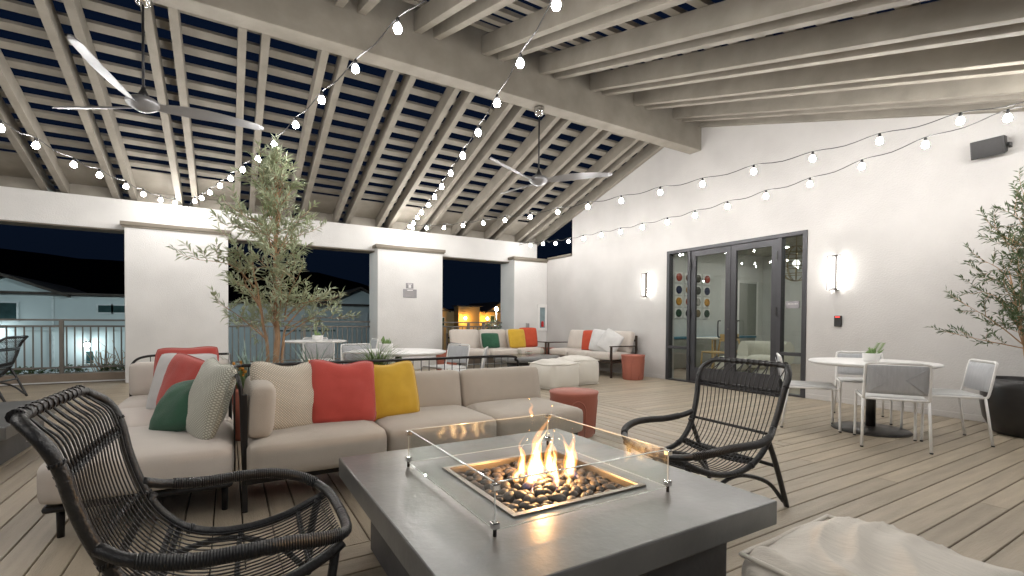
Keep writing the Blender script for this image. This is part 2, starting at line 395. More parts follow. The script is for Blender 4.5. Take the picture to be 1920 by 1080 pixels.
box1('soffit_trim', (-7.5, .005, .0), (6.02, .395, .018), 'trim', hd)
cb = thing('rail_curb', 'low brown curb under the railing along the deck edge', 'curb', (1, 10.7, 0))
for a, b in ((-4.198, -1.502), (.002, 2.743), (4.242, 6.168)):
    box1('curb_face', (a-1, 0, 0), (b-1, .3, .15), 'curb', cb, .006)
    box1('sealant_strip', (a-1, -.02, .002), (b-1, -.001, .022), 'stucco', cb)
def railing(a, b, label, posts):
    r = thing('railing', label, 'railing', ((a+b)/2, 10.82, .15), 0, 'railings between the columns'); w = (b-a)/2
    box1('top_rail', (-w, -.028, .895), (w, .028, .925), 'rail_metal', r, .004)
    box1('second_rail', (-w, -.02, .79), (w, .02, .82), 'rail_metal', r, .003)
    box1('bottom_rail', (-w, -.02, .085), (w, .02, .115), 'rail_metal', r, .003)
    for p in posts: box1('post', (p-(a+b)/2-.028, -.027, .0), (p-(a+b)/2+.028, .027, .894), 'rail_metal', r, .003)
    me = MB().box((-.009, -.009, .1151), (.009, .009, .7899)); mesh = None; x = a+.06
    while x < b-.03:
        if all(abs(x-p) > .05 for p in posts):
            if mesh is None: o = me.build('baluster', 'rail_metal', r); mesh = o.data
            else: o = link('baluster', mesh, r)
            o.location = (x-(a+b)/2, 0, 0)
        x += .104
railing(-4.195, -1.505, 'bronze railing in front of the pale house, in the widest bay', (-4.16, -2.43))
railing(.005, 2.74, 'bronze railing in the middle bay behind the olive tree', (1.37,))
railing(4.245, 6.165, 'bronze railing in the narrow bay behind the far sofa', (5.2, 5.62))
# ---------------------------------------------------------------- roof
roof = thing('pergola_roof', 'open taupe timber gable roof of paired rafters and slats', 'roof', (1, 5.63, 4.1))
ox, oy, oz = 1, 5.63, 4.1
RX0, RX1 = -6.4, XR+.02
box1('ridge_beam', (RX0-ox, 5.51-oy, 4.13-oz), (XR-.001-ox, 5.75-oy, 4.86-oz), 'timber', roof, .008)
def rafter_mesh(side):
    mb = MB(); w = .045
    if side > 0: pts = [(5.752-oy, zl(5.752)-oz), (11.3-oy, zl(11.3)-oz), (11.3-oy, zl(11.3)+.235-oz), (5.752-oy, zl(5.752)+.235-oz)]
    else: pts = [(5.508-oy, zr(5.508)-oz), (5.508-oy, zr(5.508)+.235-oz), (-.2-oy, zr(-.2)+.235-oz), (-.2-oy, zr(-.2)-oz)]
    mb.prism(pts, 'x', -w, w); return mb
proto = {}
def rafter(x, side):
    if side not in proto:
        o = rafter_mesh(side).build('rafter', 'timber', roof, .004); proto[side] = o.data
    else:
        o = link('rafter', proto[side], roof, .004)
    o.location = (x-ox, 0, 0)
for k in range(-7, 8):
    for d in (-.122, .122):
        x = .27+.903*k+d
        for s_ in (1, -1): rafter(x, s_)
for s_ in (1, -1): rafter(XR-.055, s_)
def slat(Y, side):
    z0 = (zl(Y) if side > 0 else zr(Y))+.2365-oz; sl = -RS if side > 0 else RS; key = ('s', side)
    if key not in proto:
        a = math.atan(sl); m = Matrix.Rotation(a, 4, 'X')
        mb = MB().box((RX0-ox, -.078, 0), (XR+.3-ox, .047, .042), m); o = mb.build('slat', 'timber_dark', roof); proto[key] = o.data
    else: o = link('slat', proto[key], roof)
    o.location = (0, Y-oy, z0)
Y = 6.605-.297*2
while Y < 11.3: slat(Y, 1); Y += .297
Y = 5.25
while Y > -.2: slat(Y, -1); Y -= .297
for k in range(-7, 8):                       # blocking boards between the rafter pairs above the header
    x0 = .27+.903*k+.122+.046; x1 = .27+.903*(k+1)-.122-.046
    if x1 > XR: x1 = XR-.101
    if x1-x0 > .1:
        box1('blocking', (x0-ox, 10.62-oy, 3.13-oz), (x1-ox, 10.66-oy, zl(10.62)+.234-oz), 'timber', roof)
        box1('soffit_board', (x0-ox, 9.95-oy, zl(9.95)+.205-oz), (x1-ox, 9.99-oy, zl(9.95)+.23-oz), 'timber', roof) if False else None
# soffit panels closing the last bays above the header
for k in range(-7, 8):
    x0 = .27+.903*k+.122+.046; x1 = .27+.903*(k+1)-.122-.046
    if x1 > XR: x1 = XR-.101
    if x1-x0 < .1: continue
    m = Matrix.Translation((0, 10.25-oy, zl(10.25)+.195-oz)) @ Matrix.Rotation(math.atan(-RS), 4, 'X')
    MB().box((x0-ox, -.33, 0), (x1-ox, .36, .018), m).build('soffit_panel', 'timber', roof)
# ---------------------------------------------------------------- string lights
STR = {  # strings run on out of view; extra unseen bulbs there light the foreground
 'string of bulbs crossing from the ridge side down to the header above the olive tree': [(2.22,-2.0,2.74),(2.07,-1.35,2.71),(1.92,-.7,2.70),(1.77,-.05,2.73),(1.62,.6,2.84),(1.47,1.25,2.95),(1.32,1.9,3.02),(1.16,2.55,3.05),(1.0,3.22,3.08),(.86,3.85,3.05),(.71,4.48,3.02),(.57,5.1,2.99),(.43,5.72,2.97),(.30,6.31,2.96),(.16,6.89,2.97),(.03,7.47,2.99),(-.10,8.05,3.01),(-.24,8.65,3.03),(-.37,9.25,3.06),(-.49,9.78,3.11)],
 'string of bulbs at far left meeting the header above the broad column': [(-2.79,.55,2.8),(-2.67,1.15,2.77),(-2.55,1.75,2.75),(-2.43,2.35,2.74),(-2.31,2.95,2.73),(-2.19,3.55,2.73),(-2.07,4.15,2.73),(-1.95,4.75,2.73),(-1.83,5.35,2.73),(-1.71,5.89,2.74),(-1.61,6.39,2.77),(-1.47,7.04,2.79),(-1.35,7.6,2.84),(-1.2,8.32,2.9),(-1.08,8.89,2.94),(-.94,9.56,3.02),(-.8,10.2,3.13)],
 'middle string of bulbs running from overhead to the header by the signed column': [(.64,-2.7,2.75),(.77,-2.1,2.72),(.9,-1.45,2.70),(1.04,-.8,2.70),(1.18,-.17,2.72),(1.31,.47,2.85),(1.45,1.1,2.94),(1.58,1.75,2.98),(1.72,2.37,3.01),(1.86,3.01,2.99),(1.98,3.58,2.95),(2.12,4.21,2.94),(2.25,4.85,2.93),(2.4,5.53,2.94),(2.53,6.14,2.94),(2.65,6.7,2.94),(2.78,7.3,2.96),(2.93,8.02,3.0),(3.07,8.64,3.04),(3.19,9.19,3.05),(3.34,9.9,3.12)],
 'unseen string of bulbs added over the left end to light the columns': [(-2.95,-1.2,2.75),(-3.08,-.55,2.74),(-3.2,.1,2.74),(-3.33,.75,2.76),(-3.45,1.4,2.8),(-3.55,2.05,2.84),(-3.65,2.7,2.86),(-3.74,3.35,2.88),(-3.83,4.0,2.88),(-3.92,4.65,2.88),(-4.01,5.3,2.88),(-4.1,5.95,2.88),(-4.2,6.6,2.9),(-4.3,7.25,2.92),(-4.4,7.9,2.95),(-4.5,8.55,2.98),(-4.6,9.2,3.02),(-4.7,9.85,3.1)],  # whole string added out of view, brightening the left columns and header
 'upper string of bulbs swagged across the white gable wall': [(6.58,-1.75,2.74),(6.43,-1.2,2.72),(6.28,-.62,2.71),(6.13,-.06,2.75),(5.98,.5,2.86),(5.83,1.06,2.91),(5.68,1.62,2.92),(5.53,2.18,2.89),(5.38,2.73,2.85),(5.23,3.3,2.84),(5.07,3.87,2.81),(4.92,4.41,2.81),(4.77,4.98,2.8),(4.62,5.53,2.81),(4.47,6.08,2.82),(4.32,6.64,2.83),(4.16,7.21,2.86),(4.02,7.76,2.89),(3.87,8.31,2.92),(3.71,8.87,2.96),(3.56,9.44,3.03),(3.43,9.95,3.11)],
 'lower string of bulbs swagged along the wall above the doors': [(5.65,-1.5,2.72),(5.69,-.9,2.70),(5.73,-.3,2.72),(5.77,.25,2.80),(5.80,.8,2.86),(5.83,1.35,2.88),(5.87,1.93,2.84),(5.91,2.49,2.79),(5.94,3.04,2.74),(5.98,3.6,2.73),(6.02,4.18,2.72),(6.06,4.75,2.71),(6.1,5.31,2.71),(6.14,5.89,2.73),(6.19,6.47,2.75),(6.22,7.03,2.78),(6.26,7.61,2.8),(6.3,8.17,2.83),(6.34,8.69,2.86),(6.38,9.25,2.93),(6.42,9.85,2.99)],
}
ANCH = [(-.62,10.44,3.125),(-.68,10.44,3.125),(3.42,10.44,3.125),(-4.78,10.44,3.12),(3.38,10.44,3.115),(6.45,10.44,3.07)]
bulb_me = sock_me = None
for (lab, pts), an in zip(STR.items(), ANCH):
    s_ = thing('string_light', lab, 'string light', pts[len(pts)//2], 0, 'festoon strings under the roof')
    o0 = Vector(pts[len(pts)//2]); path = []
    up_ = .075
    for i, p in enumerate(pts):
        path.append(Vector(p)+Vector((0,0,up_)))
        if i < len(pts)-1:
            q = (Vector(p)+Vector(pts[i+1]))/2; path.append(q+Vector((0,0,up_+.018-.05)))
    path.append(Vector(an)+Vector((0,0,0)))
    first = Vector(pts[0]); second = Vector(pts[1]); endp = first+(first-second)*1.6; endp.z = first.z+.12
    path.insert(0, endp)
    MB().tube([p-o0 for p in spline(path, 3)], .0045, 5).build('cord', 'cord', s_)
    for p in pts:
        if bulb_me is None:
            b = MB().lathe([(.004,-.034),(.022,-.026),(.0305,-.006),(.023,.017),(.013,.032)], 8).build('bulb', 'bulb_light', s_); bulb_me = b.data
            k = MB().lathe([(.0125,.030),(.0135,.033),(.0135,.062),(.007,.075)], 10).build('socket', 'cord', b); sock_me = k.data
        else:
            b = link('bulb', bulb_me, s_); link('socket', sock_me, b)
        b.location = Vector(p)-o0
# ---------------------------------------------------------------- ceiling fans
def blade():
    mb = MB(); rows = []; N = 14
    for i in range(N+1):
        t = i/N; rad = .10+.92*t
        ch = (.085+.115*sin(min(1, t*1.9)*pi/2))*(1-.5*t) if t < .97 else .05
        sweep = .10*t*t-.03; pitch = -radians(26-12*t); zz = .05*sin(t*pi*.5)-.02
        row = []
        for j in range(9):
            u = -1+2*j/8; th = .009*(1-u*u); c_ = u*ch*.5
            row.append((rad, c_*cos(pitch)+sweep, zz+c_*sin(pitch)+.012*(1-u*u), th))
        rows.append(row)
    vs = []; fs = []; J = 9
    for sgn in (1, -1):
        for row in rows:
            for (x, y, z, th) in row: vs.append((x, y, z+sgn*th))
    R_ = (N+1)*J
    for i in range(N):
        for j in range(J-1):
            a = i*J+j; fs.append((a, a+1, a+J+1, a+J)); fs.append((R_+a, R_+a+J, R_+a+J+1, R_+a+1))
    for i in range(N):
        a = i*J; fs.append((a, a+J, R_+a+J, R_+a)); a = i*J+J-1; fs.append((a, R_+a, R_+a+J, a+J))
    fs.append(tuple(range(N*J, N*J+J))+tuple(R_+N*J+J-1-j for j in range(J)))
    return mb.add(vs, fs, True)
def fan(loc, angs, label, zt):
    f = thing('ceiling_fan', label, 'ceiling fan', loc, 0, 'ceiling fans hung from the ridge beam')
    MB().lathe([(.01,-.075),(.05,-.07),(.085,-.05),(.13,-.02),(.14,.012),(.10,.045),(.04,.06)], 24).build('hub', 'fan_blade', f)
    MB().lathe([(.045,.06),(.04,.09),(.02,.13),(.018,.15)], 16).build('hub_collar', 'fan_rod', f)
    MB().lathe([(.011,.12),(.011,zt-loc[2]-.05)], 10).build('down_rod', 'fan_rod', f)
    MB().lathe([(.02,zt-loc[2]-.125),(.055,zt-loc[2]-.11),(.07,zt-loc[2]-.06),(.075,zt-loc[2]-.002)], 20).build('canopy', 'chrome', f)
    b0 = None
    for a in angs:
        b = blade().build('blade', 'fan_blade', f) if b0 is None else link('blade', b0, f); b0 = b.data
        b.rotation_euler = (0, 0, radians(a))
fan((-.68, 5.63, 3.10), (249, 135, 4), 'large three bladed silver ceiling fan at upper left', 4.13)
fan((3.80, 5.63, 3.10), (196, 88, 315), 'three bladed silver ceiling fan hanging in front of the gable wall', 4.13)
# ---------------------------------------------------------------- glass doors
dr = thing('entrance_doors', 'dark grey framed double glass doors with narrow sidelights in the gable wall', 'doors', (XR, 4.97, 0))
def D(y): return y-4.97
FR = 'door_frame'
xa, xb = -.015, .10
def bar(name, y0, y1, z0, z1, x0=xa, x1=xb, par=None, m=FR, bev=.003): return box1(name, (x0, D(y0), z0), (x1, D(y1), z1), m, par or dr, bev)
bar('jamb', DY0+.002, DY0+.065, 0.001, DZ-.002); bar('jamb', DY1-.065, DY1-.002, 0.001, DZ-.002)
bar('head', DY0+.066, DY1-.066, DZ-.06, DZ-.002); bar('threshold', DY0+.066, DY1-.066, .001, .03)
bar('mullion', 5.705, 5.765, .031, DZ-.061); bar('mullion', 4.06, 4.12, .031, DZ-.061)
def leaf(y0, y1, hy, hinge_y, lab):
    L_ = MB(); z0, z1 = .035, DZ-.065; s = .095
    x0, x1 = .005, .055
    L_.box((x0, D(y0), z0), (x1, D(y0+s), z1)); L_.box((x0, D(y1-s), z0), (x1, D(y1), z1))
    L_.box((x0+.001, D(y0+s), z1-.10), (x1-.001, D(y1-s), z1)); L_.box((x0+.001, D(y0+s), z0), (x1-.001, D(y1-s), z0+.25))
    lf = L_.build('door_leaf', FR, dr, .002)
    box1('pane', (.026, D(y0+s)+.001, z0+.251), (.034, D(y1-s)-.001, z1-.101), 'glass', lf)
    MB().tube(spline([(x0,D(hy),1.12),(x0-.05,D(hy),1.118),(x0-.065,D(hy),1.08),(x0-.065,D(hy),.90),(x0-.05,D(hy),.845),(x0,D(hy),.843)], 5), .011, 8).build('pull_handle', 'plastic_black', lf)
    for z in (.35, 1.2, 2.05): box1('hinge', (xa-.012, D(hinge_y)-.012, z), (xa+.0, D(hinge_y)+.012, z+.13), 'plastic_black', lf)
leaf(4.915, 5.70, 5.09, 5.70, 'l'); leaf(4.125, 4.91, 4.745, 4.125, 'r')
MB().lathe([(.02,0),(.02,.01)], 12, (0,0,0)).build('lock', 'chrome', dr).location = (-.012, D(4.93), .98)
for (a, b) in ((5.766, DY1-.066), (DY0+.066, 4.059)):
    bar('sidelight_rail', a, b, .60, .65)
    box1('sidelight_pane', (.03, D(a)+.001, .032), (.038, D(b)-.001, .598), 'glass', dr); box1('sidelight_pane', (.03, D(a)+.001, .652), (.038, D(b)-.001, DZ-.062), 'glass', dr)
sg = thing('door_sign', 'small grey notice plate on the right sidelight glass', 'sign', (XR+.018, 3.90, 1.36))
box1('plate', (-.006, -.10, -.055), (.004, .10, .055), 'plate_grey', sg, .002)
for i in range(7): box1('lettering', (-.0085, -.075+i*.021, .005), (-.0061, -.062+i*.021, .022), 'plate_text', sg)
# ---------------------------------------------------------------- room behind the doors
RX, RY0, RY1, RXE, RZ = XR+.222, 1.2, 8.0, 13.2, 3.0
box1('room_floor', (RX, RY0, -.1), (RXE, RY1, -.004), 'room_floor', kind='structure')
box1('room_wall_back', (RX, RY1, -.1), (RXE, RY1+.1, RZ), 'room_paint', kind='structure')
box1('room_wall_end', (RXE, RY0-.1, -.1), (RXE+.1, RY1+.1, RZ), 'room_paint', kind='structure')
box1('room_wall_front', (RX, RY0-.1, -.1), (RXE, RY0, RZ), 'room_paint', kind='structure')
box1('room_ceiling', (RX, RY0, RZ), (RXE, RY1, RZ+.1), 'room_ceiling', kind='structure')
pn = thing('wall_panel', 'tall grey wall panel beyond the discs inside the lounge', 'wall panel', (12.45, RY1-.02, 0))
box1('panel', (-.4, -.01, .75), (.4, .015, 2.2), 'room_grey', pn); box1('door_trim', (-.47, -.02, .75), (-.402, .012, 2.27), 'white_paint', pn); box1('door_trim', (.402, -.02, .75), (.47, .012, 2.27), 'white_paint', pn)
sh = thing('wall_shelf', 'long teal cabinet along the lounge wall under the discs', 'cabinet', (10.3, RY1-.22, 0))
box1('carcass', (-1.9, -.2, .0), (1.9, .2, .70), 'room_grey', sh, .01); box1('top', (-1.93, -.215, .703), (1.93, .21, .745), 'teal', sh, .005)
cols = ('nearest', 'second', 'third', 'farthest'); rows = ('top', 'second', 'third', 'bottom')
cname = ['red','navy','amber','dark green','brown','ochre','rust','black','grey','stone grey','pale grey','tan']
for r_ in range(4):
    for c_ in range(4):
        k = (r_+c_*4) % 12
        a = thing('wall_disc', 'round %s disc on white square, %s row, %s column from the doors' % (cname[k], rows[r_], cols[c_]), 'wall art', (9.6+.36*c_, RY1-.02, (2.22, 1.91, 1.62, 1.33)[r_]), 0, 'framed discs on the lounge wall')
        box1('backing', (-.13, -.008, -.13), (.13, .018, .13), 'white_paint', a, .003)
        d = MB().lathe([(.10,0),(.098,.02),(.06,.028),(.01,.026)], 20).build('disc', 'disc_%d' % k, a); d.rotation_euler = (pi/2, 0, 0); d.location = (0, -.0085, 0)
pd = thing('pendant_lamp', 'gold honeycomb globe pendant lamp inside the lounge', 'pendant lamp', (8.25, 4.42, 2.10))
mb = MB()
for k in range(6):
    a = k*pi/6
    mb.tube([(.26*cos(t)*cos(a), .26*cos(t)*sin(a), .30*sin(t)) for t in [i*2*pi/20 for i in range(20)]], .007, 5, closed=True)
for z in (-.18, -.06, .06, .18):
    rr = .26*sqrt(1-(z/.30)**2); mb.tube([(rr*cos(i*2*pi/20), rr*sin(i*2*pi/20), z) for i in range(20)], .007, 5, closed=True)
mb.build('cage', 'pendant_gold', pd); MB().lathe([(.01,-.06),(.05,-.03),(.06,.01),(.03,.06)], 12).build('lamp', 'sconce_face', pd); MB().lathe([(.006,.30),(.006,.899)], 6).build('rod', 'pendant_gold', pd)
for i, (x, y) in enumerate(((8.6, 6.6), (10.2, 6.3), (11.8, 6.6), (8.7, 3.0), (11.4, 3.2))):
    l_ = thing('ceiling_spot', ('round white ceiling spot nearest the doors, by the discs', 'round white ceiling spot in the middle of the lounge', 'round white ceiling spot by the far lounge wall', 'round white ceiling spot behind the right sidelight', 'round white ceiling spot at the far right of the lounge')[i], 'ceiling light', (x, y, RZ-.002), 0, 'lounge ceiling spots')
    MB().lathe([(.10,-.03),(.11,0)], 20).build('housing', 'white_paint', l_); MB().lathe([(.075,-.034),(.08,-.0305)], 20).build('lens', 'room_lamp', l_)
def wood_chair(loc, rz, label):
    c = thing('wooden_chair', label, 'chair', loc, rz, 'wooden chairs inside the lounge')
    MB().rbox((.44,.44,.04), .02, c=(0,0,.45)).build('seat', 'wood_yellow', c)
    for x in (-.2, .2):
        for y in (-.2, .2): MB().tube([(x, y, .43), (x*1.08, y*1.1, 0)], .018, 8).build('leg', 'wood_yellow', c)
        MB().tube([(x, -.2, .46), (x, -.26, .80)], .016, 8).build('back_post', 'wood_yellow', c)
    MB().rbox((.46,.03,.16), .014, c=(0,-.255,.76)).build('backrest', 'wood_yellow', c)
wood_chair((9.1, 6.55, 0), radians(70), 'yellow wooden chair by the glass, left of the lounge table')
wood_chair((10.1, 6.45, 0), radians(200), 'yellow wooden chair beyond the lounge table, its back to the doors')
tb = thing('lounge_table', 'white topped wooden table between the yellow chairs', 'table', (9.65, 7.0, 0))
MB().rbox((.9,.6,.04), .018, c=(0,0,.74)).build('table_top', 'white_paint', tb)
for x in (-.38, .38):
    for y in (-.24, .24): MB().tube([(x,y,.72),(x,y,0)], .02, 8).build('leg', 'wood_yellow', tb)
ac = thing('tub_armchair', 'cream rounded armchair inside the lounge behind the right door', 'armchair', (8.95, 5.35, 0), radians(120))
MB().rbox((.66,.62,.22), .09, (0,0,.03), c=(0,.04,.34)).build('seat', 'cream_leather', ac)
sh_ = MB(); arc = [(.40*cos(t), -.02+.40*sin(t)) for t in [radians(170+20*i) for i in range(11)]]
sh_.tube([(x, y, .52) for x, y in arc], .10, 10, flat=2.2).build('shell', 'cream_leather', ac)
MB().lathe([(.24,0),(.26,.22)], 20).build('base', 'cream_leather', ac)
bs = thing('lounge_bench', 'low pale upholstered bench just inside the left door', 'bench', (8.7, 5.75, 0), radians(8))
MB().rbox((1.0,.5,.24), .05, (0,0,.03), c=(0,0,.30)).build('seat', 'cream_leather', bs); box1('plinth', (-.44,-.2,0), (.44,.2,.18), 'room_grey', bs, .005)
# ---------------------------------------------------------------- things on the walls
def sconce(y, z, label):
    s = thing('wall_sconce', label, 'wall lamp', (XR, y, z), 0, 'lit sconces beside the doors')
    box1('body', (-.105, -.028, -.235), (-.001, .028, .235), 'bronze_metal', s, .002)
    for sg_ in (-1, 1):
        box1('light_strip', (-.044, .0285 if sg_ > 0 else -.0325, -.222), (-.012, .0325 if sg_ > 0 else -.0285, .222), 'sconce_light', s)
        fr = MB(); y0 = sg_*.085
        for zz in (-.235, .229): fr.box((-.105, min(.033*sg_, y0), zz), (-.099, max(.033*sg_, y0), zz+.006)); fr.box((-.105, min(y0, y0-.006*sg_), zz), (-.002, max(y0, y0-.006*sg_), zz+.006))
        fr.box((-.1055, min(y0, y0-.006*sg_)-.0005, -.229), (-.099, max(y0, y0-.006*sg_)+.0005, .229))
        fr.build('side_frame', 'bronze_metal', s)
    box1('front_diffuser', (-.112, -.022, -.215), (-.1055, .022, .215), 'sconce_face', s, .002)
sconce(6.72, 1.83, 'lit wall sconce left of the glass doors')
sconce(3.295, 1.78, 'lit wall sconce between the doors and the potted tree')
rd = thing('card_reader', 'small black card reader with a red light under the right sconce', 'card reader', (XR, 3.27, 1.12))
box1('case', (-.03, -.045, -.075), (-.001, .045, .072), 'plastic_black', rd, .006); box1('indicator', (-.033, -.03, .045), (-.0301, .03, .062), 'reader_red', rd, .002)
sp = thing('wall_speaker', 'black outdoor loudspeaker bracketed high on the gable wall', 'speaker', (XR, 1.78, 3.0), 0); sp.scale = (.8,.8,.8)
mt = Matrix.Translation((-.12, 0, 0)) @ Matrix.Rotation(radians(-14), 4, 'Y')
MB().prism([(-.075,-.12),(.05,-.10),(.05,.10),(-.075,.12)], 'y', -.17, .17).build('cabinet', 'plastic_black', sp, .008).matrix_local = mt
MB().box((-.0815,-.155,-.105), (-.0755,.155,.105)).build('grille', 'black_metal', sp, .003).matrix_local = mt
MB().box((-.06,-.2,-.03),(-.001,-.172,.03)).box((-.12,-.198,-.02),(-.058,-.174,.02)).build('bracket', 'plastic_black', sp, .003)
fx = thing('extinguisher_cabinet', 'white recessed fire extinguisher cabinet on the corner column', 'cabinet', (7.02, YC, 1.2))
fb = MB(); w, h = .145, .345
for a, b in (((-w,-.035,-h),(-w+.06,-.001,h)), ((w-.06,-.035,-h),(w,-.001,h)), ((-w+.06,-.035,h-.08),(w-.06,-.001,h)), ((-w+.06,-.035,-h),(w-.06,-.001,-h+.08))): fb.box(a, b)
fb.build('frame', 'white_paint', fx, .003); box1('window', (-w+.061,-.012,-h+.081), (w-.061,-.004,h-.081), 'ext_glass', fx)
MB().lathe([(.03,-.24),(.035,-.22),(.035,-.12),(.012,-.09)], 12, (0,-.026,0)).build('extinguisher', 'ext_red', fx)
sw = thing('switch_box', 'small grey outlet box on the corner column', 'outlet box', (6.56, YC, .99)); MB().rbox((.085,.05,.13), .012, c=(0,-.026,0)).build('cover', 'plastic_grey', sw); box1('flap', (-.03,-.056,-.045),(.03,-.0515,.05), 'plate_grey', sw, .002)
s1 = thing('picture_sign', 'small grey sign, the upper of two on the white column', 'sign', (3.453, YC, 1.866), 0)
box1('plate', (-.085,-.012,-.06), (.085,-.001,.06), 'plate_grey', s1, .003); box1('pictogram', (-.03,-.0145,-.045), (.03,-.0121,.02), 'plate_text', s1); box1('title_bar', (-.05,-.0145,.03), (.05,-.0121,.045), 'plate_text', s1)
s2 = thing('rules_sign', 'larger grey notice sign, the lower of two on the white column', 'sign', (3.46, YC, 1.70), 0)
box1('plate', (-.155,-.012,-.095), (.155,-.001,.09), 'plate_grey', s2, .003); box1('title_bar', (-.065,-.0145,.055), (.065,-.0121,.075), 'plate_text', s2)
for i in range(6): box1('text_line', (-.11+.008*(i % 3),-.0135,.03-.02*i), (.11-.012*((i*2) % 3),-.0121,.036-.02*i), 'plastic_grey', s2)
# ---------------------------------------------------------------- fire table
def fire_table(x0, x1, y0, y1, zt, label, burner=None, th=.09):
    cx, cy_ = (x0+x1)/2, (y0+y1)/2
    t = thing('fire_table', label, 'fire table', (cx, cy_, 0)); w, d = (x1-x0)/2, (y1-y0)/2
    if burner:
        a, b, c, e = burner[0]-cx, burner[1]-cx, burner[2]-cy_, burner[3]-cy_
        xs = [-w, a, b, w]; ys = [-d, c, e, d]; mb = MB(); vs = []; fs = []
        for z in (zt-th, zt):
            for yy in ys:
                for xx in xs: vs.append((xx, yy, z))
        for i in range(3):
            for j in range(3):
                if i == 1 and j == 1: continue
                k = j*4+i; fs.append((k+16, k+17, k+21, k+20)); fs.append((k, k+4, k+5, k+1))
        for (p, q) in ((0,1),(1,2),(2,3),(3,7),(7,11),(11,15),(15,14),(14,13),(13,12),(12,8),(8,4),(4,0)): fs.append((p, q, q+16, p+16))
        for (p, q) in ((5,9),(9,10),(10,6),(6,5)): fs.append((p, q, q+16, p+16))
        mb.add(vs, fs).build('top_slab', 'concrete', t, .006)
        pm = MB(); r = .016
        for A, B in (((a-r,c-r),(b+r,c+.008)), ((a-r,e-.008),(b+r,e+r)), ((a-r,c+.008),(a+.008,e-.008)), ((b-.008,c+.008),(b+r,e-.008))): pm.box((A[0],A[1],zt+.0015), (B[0],B[1],zt+.007))
        for A, B in (((a+.002,c+.002),(b-.002,c+.006)), ((a+.002,e-.006),(b-.002,e-.002)), ((a+.002,c+.006),(a+.006,e-.006)), ((b-.006,c+.006),(b-.002,e-.006))): pm.box((A[0],A[1],zt-.06), (B[0],B[1],zt+.001))
        pm.build('burner_rim', 'steel', t, .002)
        box1('burner_pan', (a+.004, c+.004, zt-.07), (b-.004, e-.004, zt-.062), 'black_metal', t)
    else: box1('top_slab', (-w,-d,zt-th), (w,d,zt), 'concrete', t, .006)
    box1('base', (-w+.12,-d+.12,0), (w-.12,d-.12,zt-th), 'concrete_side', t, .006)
    return t
FT = fire_table(.449, 1.737, .983, 2.35, .42, 'large dark concrete fire table burning in the foreground', (.826, 1.412, 1.349, 1.93))
f2 = fire_table(-2.75, -1.31, 4.55, 5.95, .33, 'second low concrete fire table cut off by the left edge')
box1('valve_plate', (1.44/2-.12+.001, .12, .06), (1.44/2-.12+.012, .28, .19), 'plate_text', f2, .003); MB().lathe([(.018,0),(.018,.02)], 10).build('valve', 'plastic_grey', f2).matrix_local = Matrix.Translation((.613,.2,.125)) @ Matrix.Rotation(pi/2, 4, 'Y')
# stones
stone_me = []
def ico_stone(seed):
    mb = MB(); prof = []; N = 7; n = 10; vs = []; fs = []
    for i in range(N+1):
        ph = -pi/2+pi*i/N
        for k in range(n):
            a = 2*pi*k/n; v = Vector((cos(ph)*cos(a), cos(ph)*sin(a)*.82, sin(ph)*.62)); v *= 1+.16*noise.noise(v*1.3+Vector((seed*7, 0, 0))); vs.append(v)
    fs = [(i*n+k, i*n+(k+1) % n, (i+1)*n+(k+1) % n, (i+1)*n+k) for i in range(N) for k in range(n)]
    return mb.add(vs, fs, True)
cx, cy_ = 1.093, 1.6665
for i in range(5):
    o = ico_stone(i+1).build('stone', 'stone', FT); stone_me.append(o.data); o.location = (.9+.09*i-cx, 1.55-cy_, .40); o.scale = (.025,)*3
pts = []
tries = 0
while len(pts) < 205 and tries < 20000:
    tries += 1
    r = rnd.uniform(.017, .031); x = rnd.uniform(.84+r, 1.398-r); y = rnd.uniform(1.363+r, 1.916-r); ok = True
    for (a, b, q) in pts:
        if (a-x)**2+(b-y)**2 < ((q+r)*.80)**2: ok = False; break
    if ok: pts.append((x, y, r))
for (x, y, r) in pts:
    o = link('stone', rnd.choice(stone_me), FT)
    e = max(0, 1-((x-1.119)/.3)**2)*max(0, 1-((y-1.64)/.3)**2)
    o.location = (x-cx, y-cy_, .392+.020*e+rnd.uniform(-.005, .006)); o.scale = (r*1.12, r*1.05, r*rnd.uniform(.95, 1.2)); o.rotation_euler = (rnd.uniform(-.4,.4), rnd.uniform(-.4,.4), rnd.uniform(0, 6.3))
box1('stone_bed', (.832-cx, 1.355-cy_, .359), (1.406-cx, 1.924-cy_, .388), 'stone', FT)
# glass guard
gg = thing('glass_guard', 'clear glass wind guard standing round the burner on the fire table', 'glass guard', (1.07, 1.645, .42))
gx0, gx1, gy0, gy1 = .69-1.07, 1.45-1.07, 1.245-1.645, 2.045-1.645
zb, zt_ = .022, .165; t_ = .006
for nm, A, B in (('pane', (gx0+.010, gy0-t_/2, zb), (gx1-.010, gy0+t_/2, zt_)), ('pane', (gx0+.010, gy1-t_/2, zb), (gx1-.010, gy1+t_/2, zt_)), ('pane', (gx0-t_/2, gy0+.010, zb), (gx0+t_/2, gy1-.010, zt_)), ('pane', (gx1-t_/2, gy0+.010, zb), (gx1+t_/2, gy1-.010, zt_))):
    pn_ = box1(nm, A, B, 'guard_glass', gg)
    if A[1]-B[1] > -.02: E_ = ((A[0], A[1], zt_+.0002), (B[0], B[1], zt_+.0026)); E2 = ((A[0], A[1], zb-.0016), (B[0], B[1], zb-.0002))
    else: E_ = ((A[0], A[1], zt_+.0002), (B[0], B[1], zt_+.0026)); E2 = ((A[0], A[1], zb-.0016), (B[0], B[1], zb-.0002))
    box1('polished_edge', *E_, 'glass_edge', pn_); box1('polished_edge', *E2, 'glass_edge', pn_)
